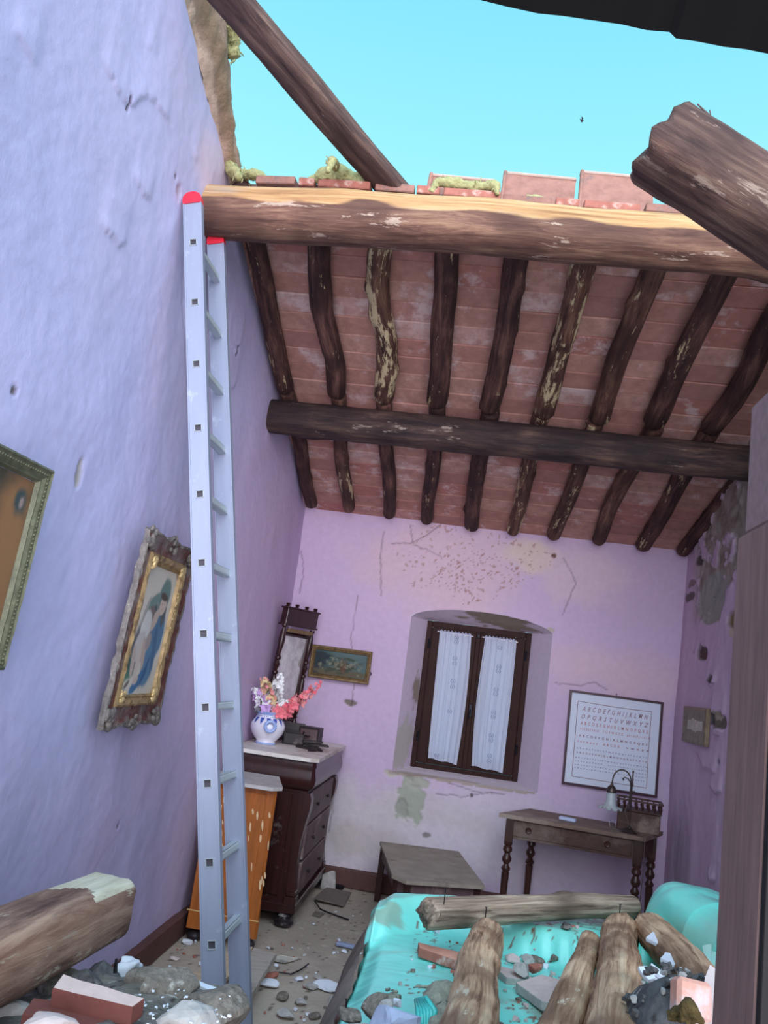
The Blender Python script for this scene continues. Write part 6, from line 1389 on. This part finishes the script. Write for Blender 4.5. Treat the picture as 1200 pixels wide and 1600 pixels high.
for i in range(60):
    x_, y_ = rn.uniform(965, 1100), rn.uniform(1535, 1600); Yd = 2.14-(y_-1530)/70*.14; s_ = rn.uniform(.006, .020); q_ = at(x_, y_, Y=Yd); zh = float(hr(np.array(q_.x), np.array(q_.y))); q_.z = zh+.01
    mi = rn.choice((0, 0, 0, 1)); chip('ash_shard', q_, (s_*1.4, s_, s_*.7), (ash_m, plaster_g)[mi], 900+i, (rn.uniform(-.4, .4), rn.uniform(-.4, .4), rn.uniform(0, 3)), ('dark ashy shard on the ash heap by the door post', 'pale grey shard on the ash heap by the door post')[mi], 'shard', ('dark shards on the ash heap', 'pale shards on the ash heap')[mi])
# ---- things on the left heap
p = at(152, 1556, Y=1.62); slab('brick', [(-.083, .022), (.083, .016), (.080, -.018), (-.078, -.018)], 0, .036, M('whitened_lit_brick', (206, 180, 172), .9, 0, .12, 20, .3, dust=(226, 216, 212), dustamt=.1), p-Vector((0, .0, .026)), (.18, .05, -.02), .003, 40, 'flat brick with whitened top in front of the sawn beam', 'brick', 'broken bricks on the rubble', M('dark_brick', (112, 64, 58), .9, 0, .2, 18, .4))  # lit top and shaded sides are put into the two brick colours
p = at(118, 1574, Y=1.60); slab('brick', [(-.09, .025), (.075, .025), (.07, -.028), (-.085, -.03)], 0, .03, M('dark_brick', (112, 64, 58), .9, 0, .2, 18, .4), p-Vector((0, .0, .040)), (.10, .03, .03), .005, 41, 'dark red brick under the whitened one, lower left', 'brick', 'broken bricks on the rubble')
p = at(70, 1596, Y=1.5); chip('stone', p-Vector((0, 0, .02)), (.10, .06, .03), brick_pale, 402, (0, 0, .1), 'pale pink stone at the bottom left edge in front of the bricks', 'stone')
p = at(22, 1583, Y=1.7); chip('stone', p-Vector((0, 0, .02)), (.07, .05, .04), plaster_g, 403, (0, 0, .1), 'whitish grey stone under the sawn beam, bottom left corner', 'stone')
for i, (x_, y_, Yd, s_, mt_, lb) in enumerate(((110, 1528, 1.93, .09, mortar_m, 'rounded grey stone between sawn beam and whitened brick'), (140, 1530, 1.90, .06, ash_m, 'dark grey stone right of the rounded one by the sawn beam'), (160, 1514, 2.0, .07, ash_m, 'dark lump just under the end of the sawn beam'), (232, 1528, 1.90, .07, mortar_m, 'brown grit lump behind the whitened brick'), (268, 1532, 1.86, .12, mortar_m, 'big dusty stone with a dark hollow on the left heap'), (330, 1566, 1.80, .13, mortar_m, 'big grit stone at the right end of the left heap'), (300, 1592, 1.62, .08, plaster_g, 'grey stone at the bottom edge of the left heap'))):
    chip('stone', at(x_, y_, Y=Yd)-Vector((0, 0, s_*.42)), (s_*1.3, s_, s_*.7), mt_, 430+i, (.1, .1, i), lb, 'stone', 'stones on the left heap')
for i in range(46):
    x_, y_ = rn.uniform(215, 360), rn.uniform(1545, 1600); Yd = 1.95-(y_-1515)/85*.38; s_ = rn.uniform(.003, .007); q_ = at(x_, y_, Y=Yd); q_.z = max(q_.z, 0)
    chip('plaster_crumb', q_-Vector((0, 0, s_*.3)), (s_*1.5, s_, s_*.5), plaster_w, 500+i, (0, 0, rn.uniform(0, 3)), 'tiny white plaster crumb on the left heap', 'crumb', 'white plaster crumbs on the left heap')
slab('plaster_flake', [(-.045, .008), (.04, .012), (.045, -.006), (-.04, -.008)], 0, .008, plaster_w, at(322, 1547, Y=1.95), (.1, .15, -.1), .003, 50, 'long white plaster flake on top of the left heap by the ladder', 'plaster flake')
o = lump('crumpled_cloth', at(199, 1514, Y=2.05), (.030, .02, .018), RZ(.3), lambda P: P*(1+1.1*fbm(P[..., 0]*40, P[..., 1]*40, P[..., 2]*40, 7, 2))[..., None], (206, 208, 216), paint_v, 40, 30); tag(o, 'crumpled white cloth on the heap behind the sawn beam', 'cloth')
mb = MB().tube([at(180, 1520, Y=1.95), at(182, 1498, Y=1.95)], [.005, .003], 6); o = mb.build('stake', black_iron, off=tuple(at(180, 1520, Y=1.95))); tag(o, 'short dark spike upright beside the white cloth', 'spike')

# ---- boards and debris on the floor
def board(name, poly, z, th, mat, lab, seed=0, dzx=0.0, rot=None):
    c_ = Vector((sum(q.x for q in poly)/len(poly), sum(q.y for q in poly)/len(poly), z)); return slab(name, [(q.x-c_.x, q.y-c_.y) for q in poly], 0, th, mat, c_, rot or (0, 0, 0), .003, seed, lab, 'board')
board('board', [at(x_, y_, Z=.10) for x_, y_ in ((398, 1480), (432, 1492), (372, 1592), (330, 1575))], .075, .028, plank_pale, 'pale dusty board on the floor right of the ladder foot', 60, rot=(0, -.06, 0))
board('board', [at(x_, y_, Z=.05) for x_, y_ in ((290, 1528), (352, 1487), (396, 1478), (330, 1555))], .022, .026, M('raw_board', (190, 168, 140), .8, 0, .2, 6, .3, (1, 8, 8)), 'unpainted board lying under the ladder', 61)
board('panel', [at(x_, y_, Z=.03) for x_, y_ in ((510, 1385), (549, 1393), (537, 1414), (490, 1402))], .018, .008, M('dusty_panel', (110, 98, 92), .9, 0, .15, 20, .3), 'dusty square panel lying on the floor near the chest', 62)
board('panel', [at(x_, y_, Z=.005) for x_, y_ in ((493, 1424), (508, 1428), (500, 1434), (487, 1430))], .003, .006, M('dusty_panel', (110, 98, 92)), 'small dark scrap of panel in front of the chest', 63)
mb = MB().tube([at(492, 1408, Z=.02), at(500, 1420, Z=.03), at(508, 1424, Z=.012), at(530, 1432, Z=.01), at(545, 1437, Z=.01)], .005, 6); o = mb.build('wire', black_iron, off=tuple(at(492, 1408, Z=.0))); tag(o, 'bent black wire on the floor below the square panel', 'wire')
mb = MB().tube([at(435, 1519, Z=.01), at(455, 1522, Z=.01), at(470, 1515, Z=.02), at(482, 1506, Z=.01)], .004, 6); o = mb.build('wire', black_iron, off=tuple(at(435, 1519, Z=.0))); tag(o, 'curved thin wire on the floor left of the bed', 'wire')
p = at(541, 1477, Z=.015); o = MB().box((0, 0, 0), (.125, .038, .022), RZ(-.12), .006).build('blue_bar', M('blue_grey_plastic', (134, 144, 172), .5, 0, .1, 10, .05)); o.location = p; tag(o, 'small blue grey bar lying on the dusty floor', 'bar')
p = at(511, 1374, Y=6.45); o = chip('masonry_piece', (p.x, 6.50, 0.0), (.13, .09, .15), plaster_g, 90, (0, 0, .2), 'pale broken masonry piece at the foot of the far wall', 'masonry')
p = at(527, 1385, Z=.02); o = MB().box((0, 0, 0), (.10, .04, .03), RZ(-.2), .006).build('bracket', black_iron); o.location = p; tag(o, 'small black bracket beside the pale masonry piece', 'bracket')
p = at(440, 1499, Z=.004); slab('paper', [(-.06, -.05), (.03, -.05), (.08, .05), (-.02, .05)], 0, .002, M('printed_paper', (196, 190, 178), .8, 0, .1, 10, .1, (1, 1, 1), (130, 126, 122), .25), p, (0, 0, 0), .004, 64, 'crumpled printed paper scrap by the pale board', 'paper')
for i, (x_, y_, s_, mt_, lb) in enumerate(((512, 1546, .10, plaster_w, 'largest white plaster chunk on the floor beside the bed'), (484, 1545, .06, plaster_g, 'grey plaster chunk left of the largest white one'), (466, 1532, .045, plaster_w, 'flat white chip in front of the curved wire'), (537, 1488, .035, plaster_w, 'white chip beside the blue grey bar'), (536, 1530, .035, plaster_w, 'white chip between bar and bedspread'), (418, 1542, .075, plaster_w, 'white slab piece by the pale board end'), (424, 1526, .055, brick_m, 'red brick bit beside the pale board'), (440, 1560, .06, mortar_m, 'brown mortar bit below the white slab piece'), (470, 1570, .05, plaster_g, 'grey bit low in the middle of the floor'), (448, 1590, .07, plaster_g, 'pale bit at the bottom edge of the floor'), (490, 1590, .05, mortar_m, 'dark mortar bit at the bottom edge near the bed'), (520, 1566, .05, plaster_g, 'grey bit below the largest white chunk'), (497, 1530, .04, plaster_g, 'pale bit above the largest white chunk'), (292, 1475, .05, plaster_w, 'white bit on the floor left of the ladder'), (272, 1500, .04, brick_pale, 'pinkish bit on the floor left of the ladder'))):
    chip('plaster_chunk', at(x_, y_, Z=0), (s_*1.3, s_*.9, s_*.5), mt_, 600+i, (0, 0, i*.7), lb, 'plaster chunk', 'chunks on the floor')
for i in range(110):
    x_, y_ = rn.choice([(rn.uniform(400, 560), rn.uniform(1470, 1600)), (rn.uniform(440, 580), rn.uniform(1420, 1600)), (rn.uniform(220, 320), rn.uniform(1455, 1515))]); q_ = at(x_, y_, Z=0)
    if q_.x > -.42 or q_.x < -1.40: continue
    s_ = rn.uniform(.006, .024); mi = rn.choice((0, 0, 2, 3, 3, 1)); kind = ['grey mortar', 'red brick', 'brown mortar', 'white plaster'][mi]
    chip('crumb', q_, (s_*1.4, s_, s_*.5), mt_l[mi], 700+i, (0, 0, rn.uniform(0, 3)), 'small %s crumb on the dusty floor' % kind, 'crumb', '%s crumbs on the dusty floor' % kind)
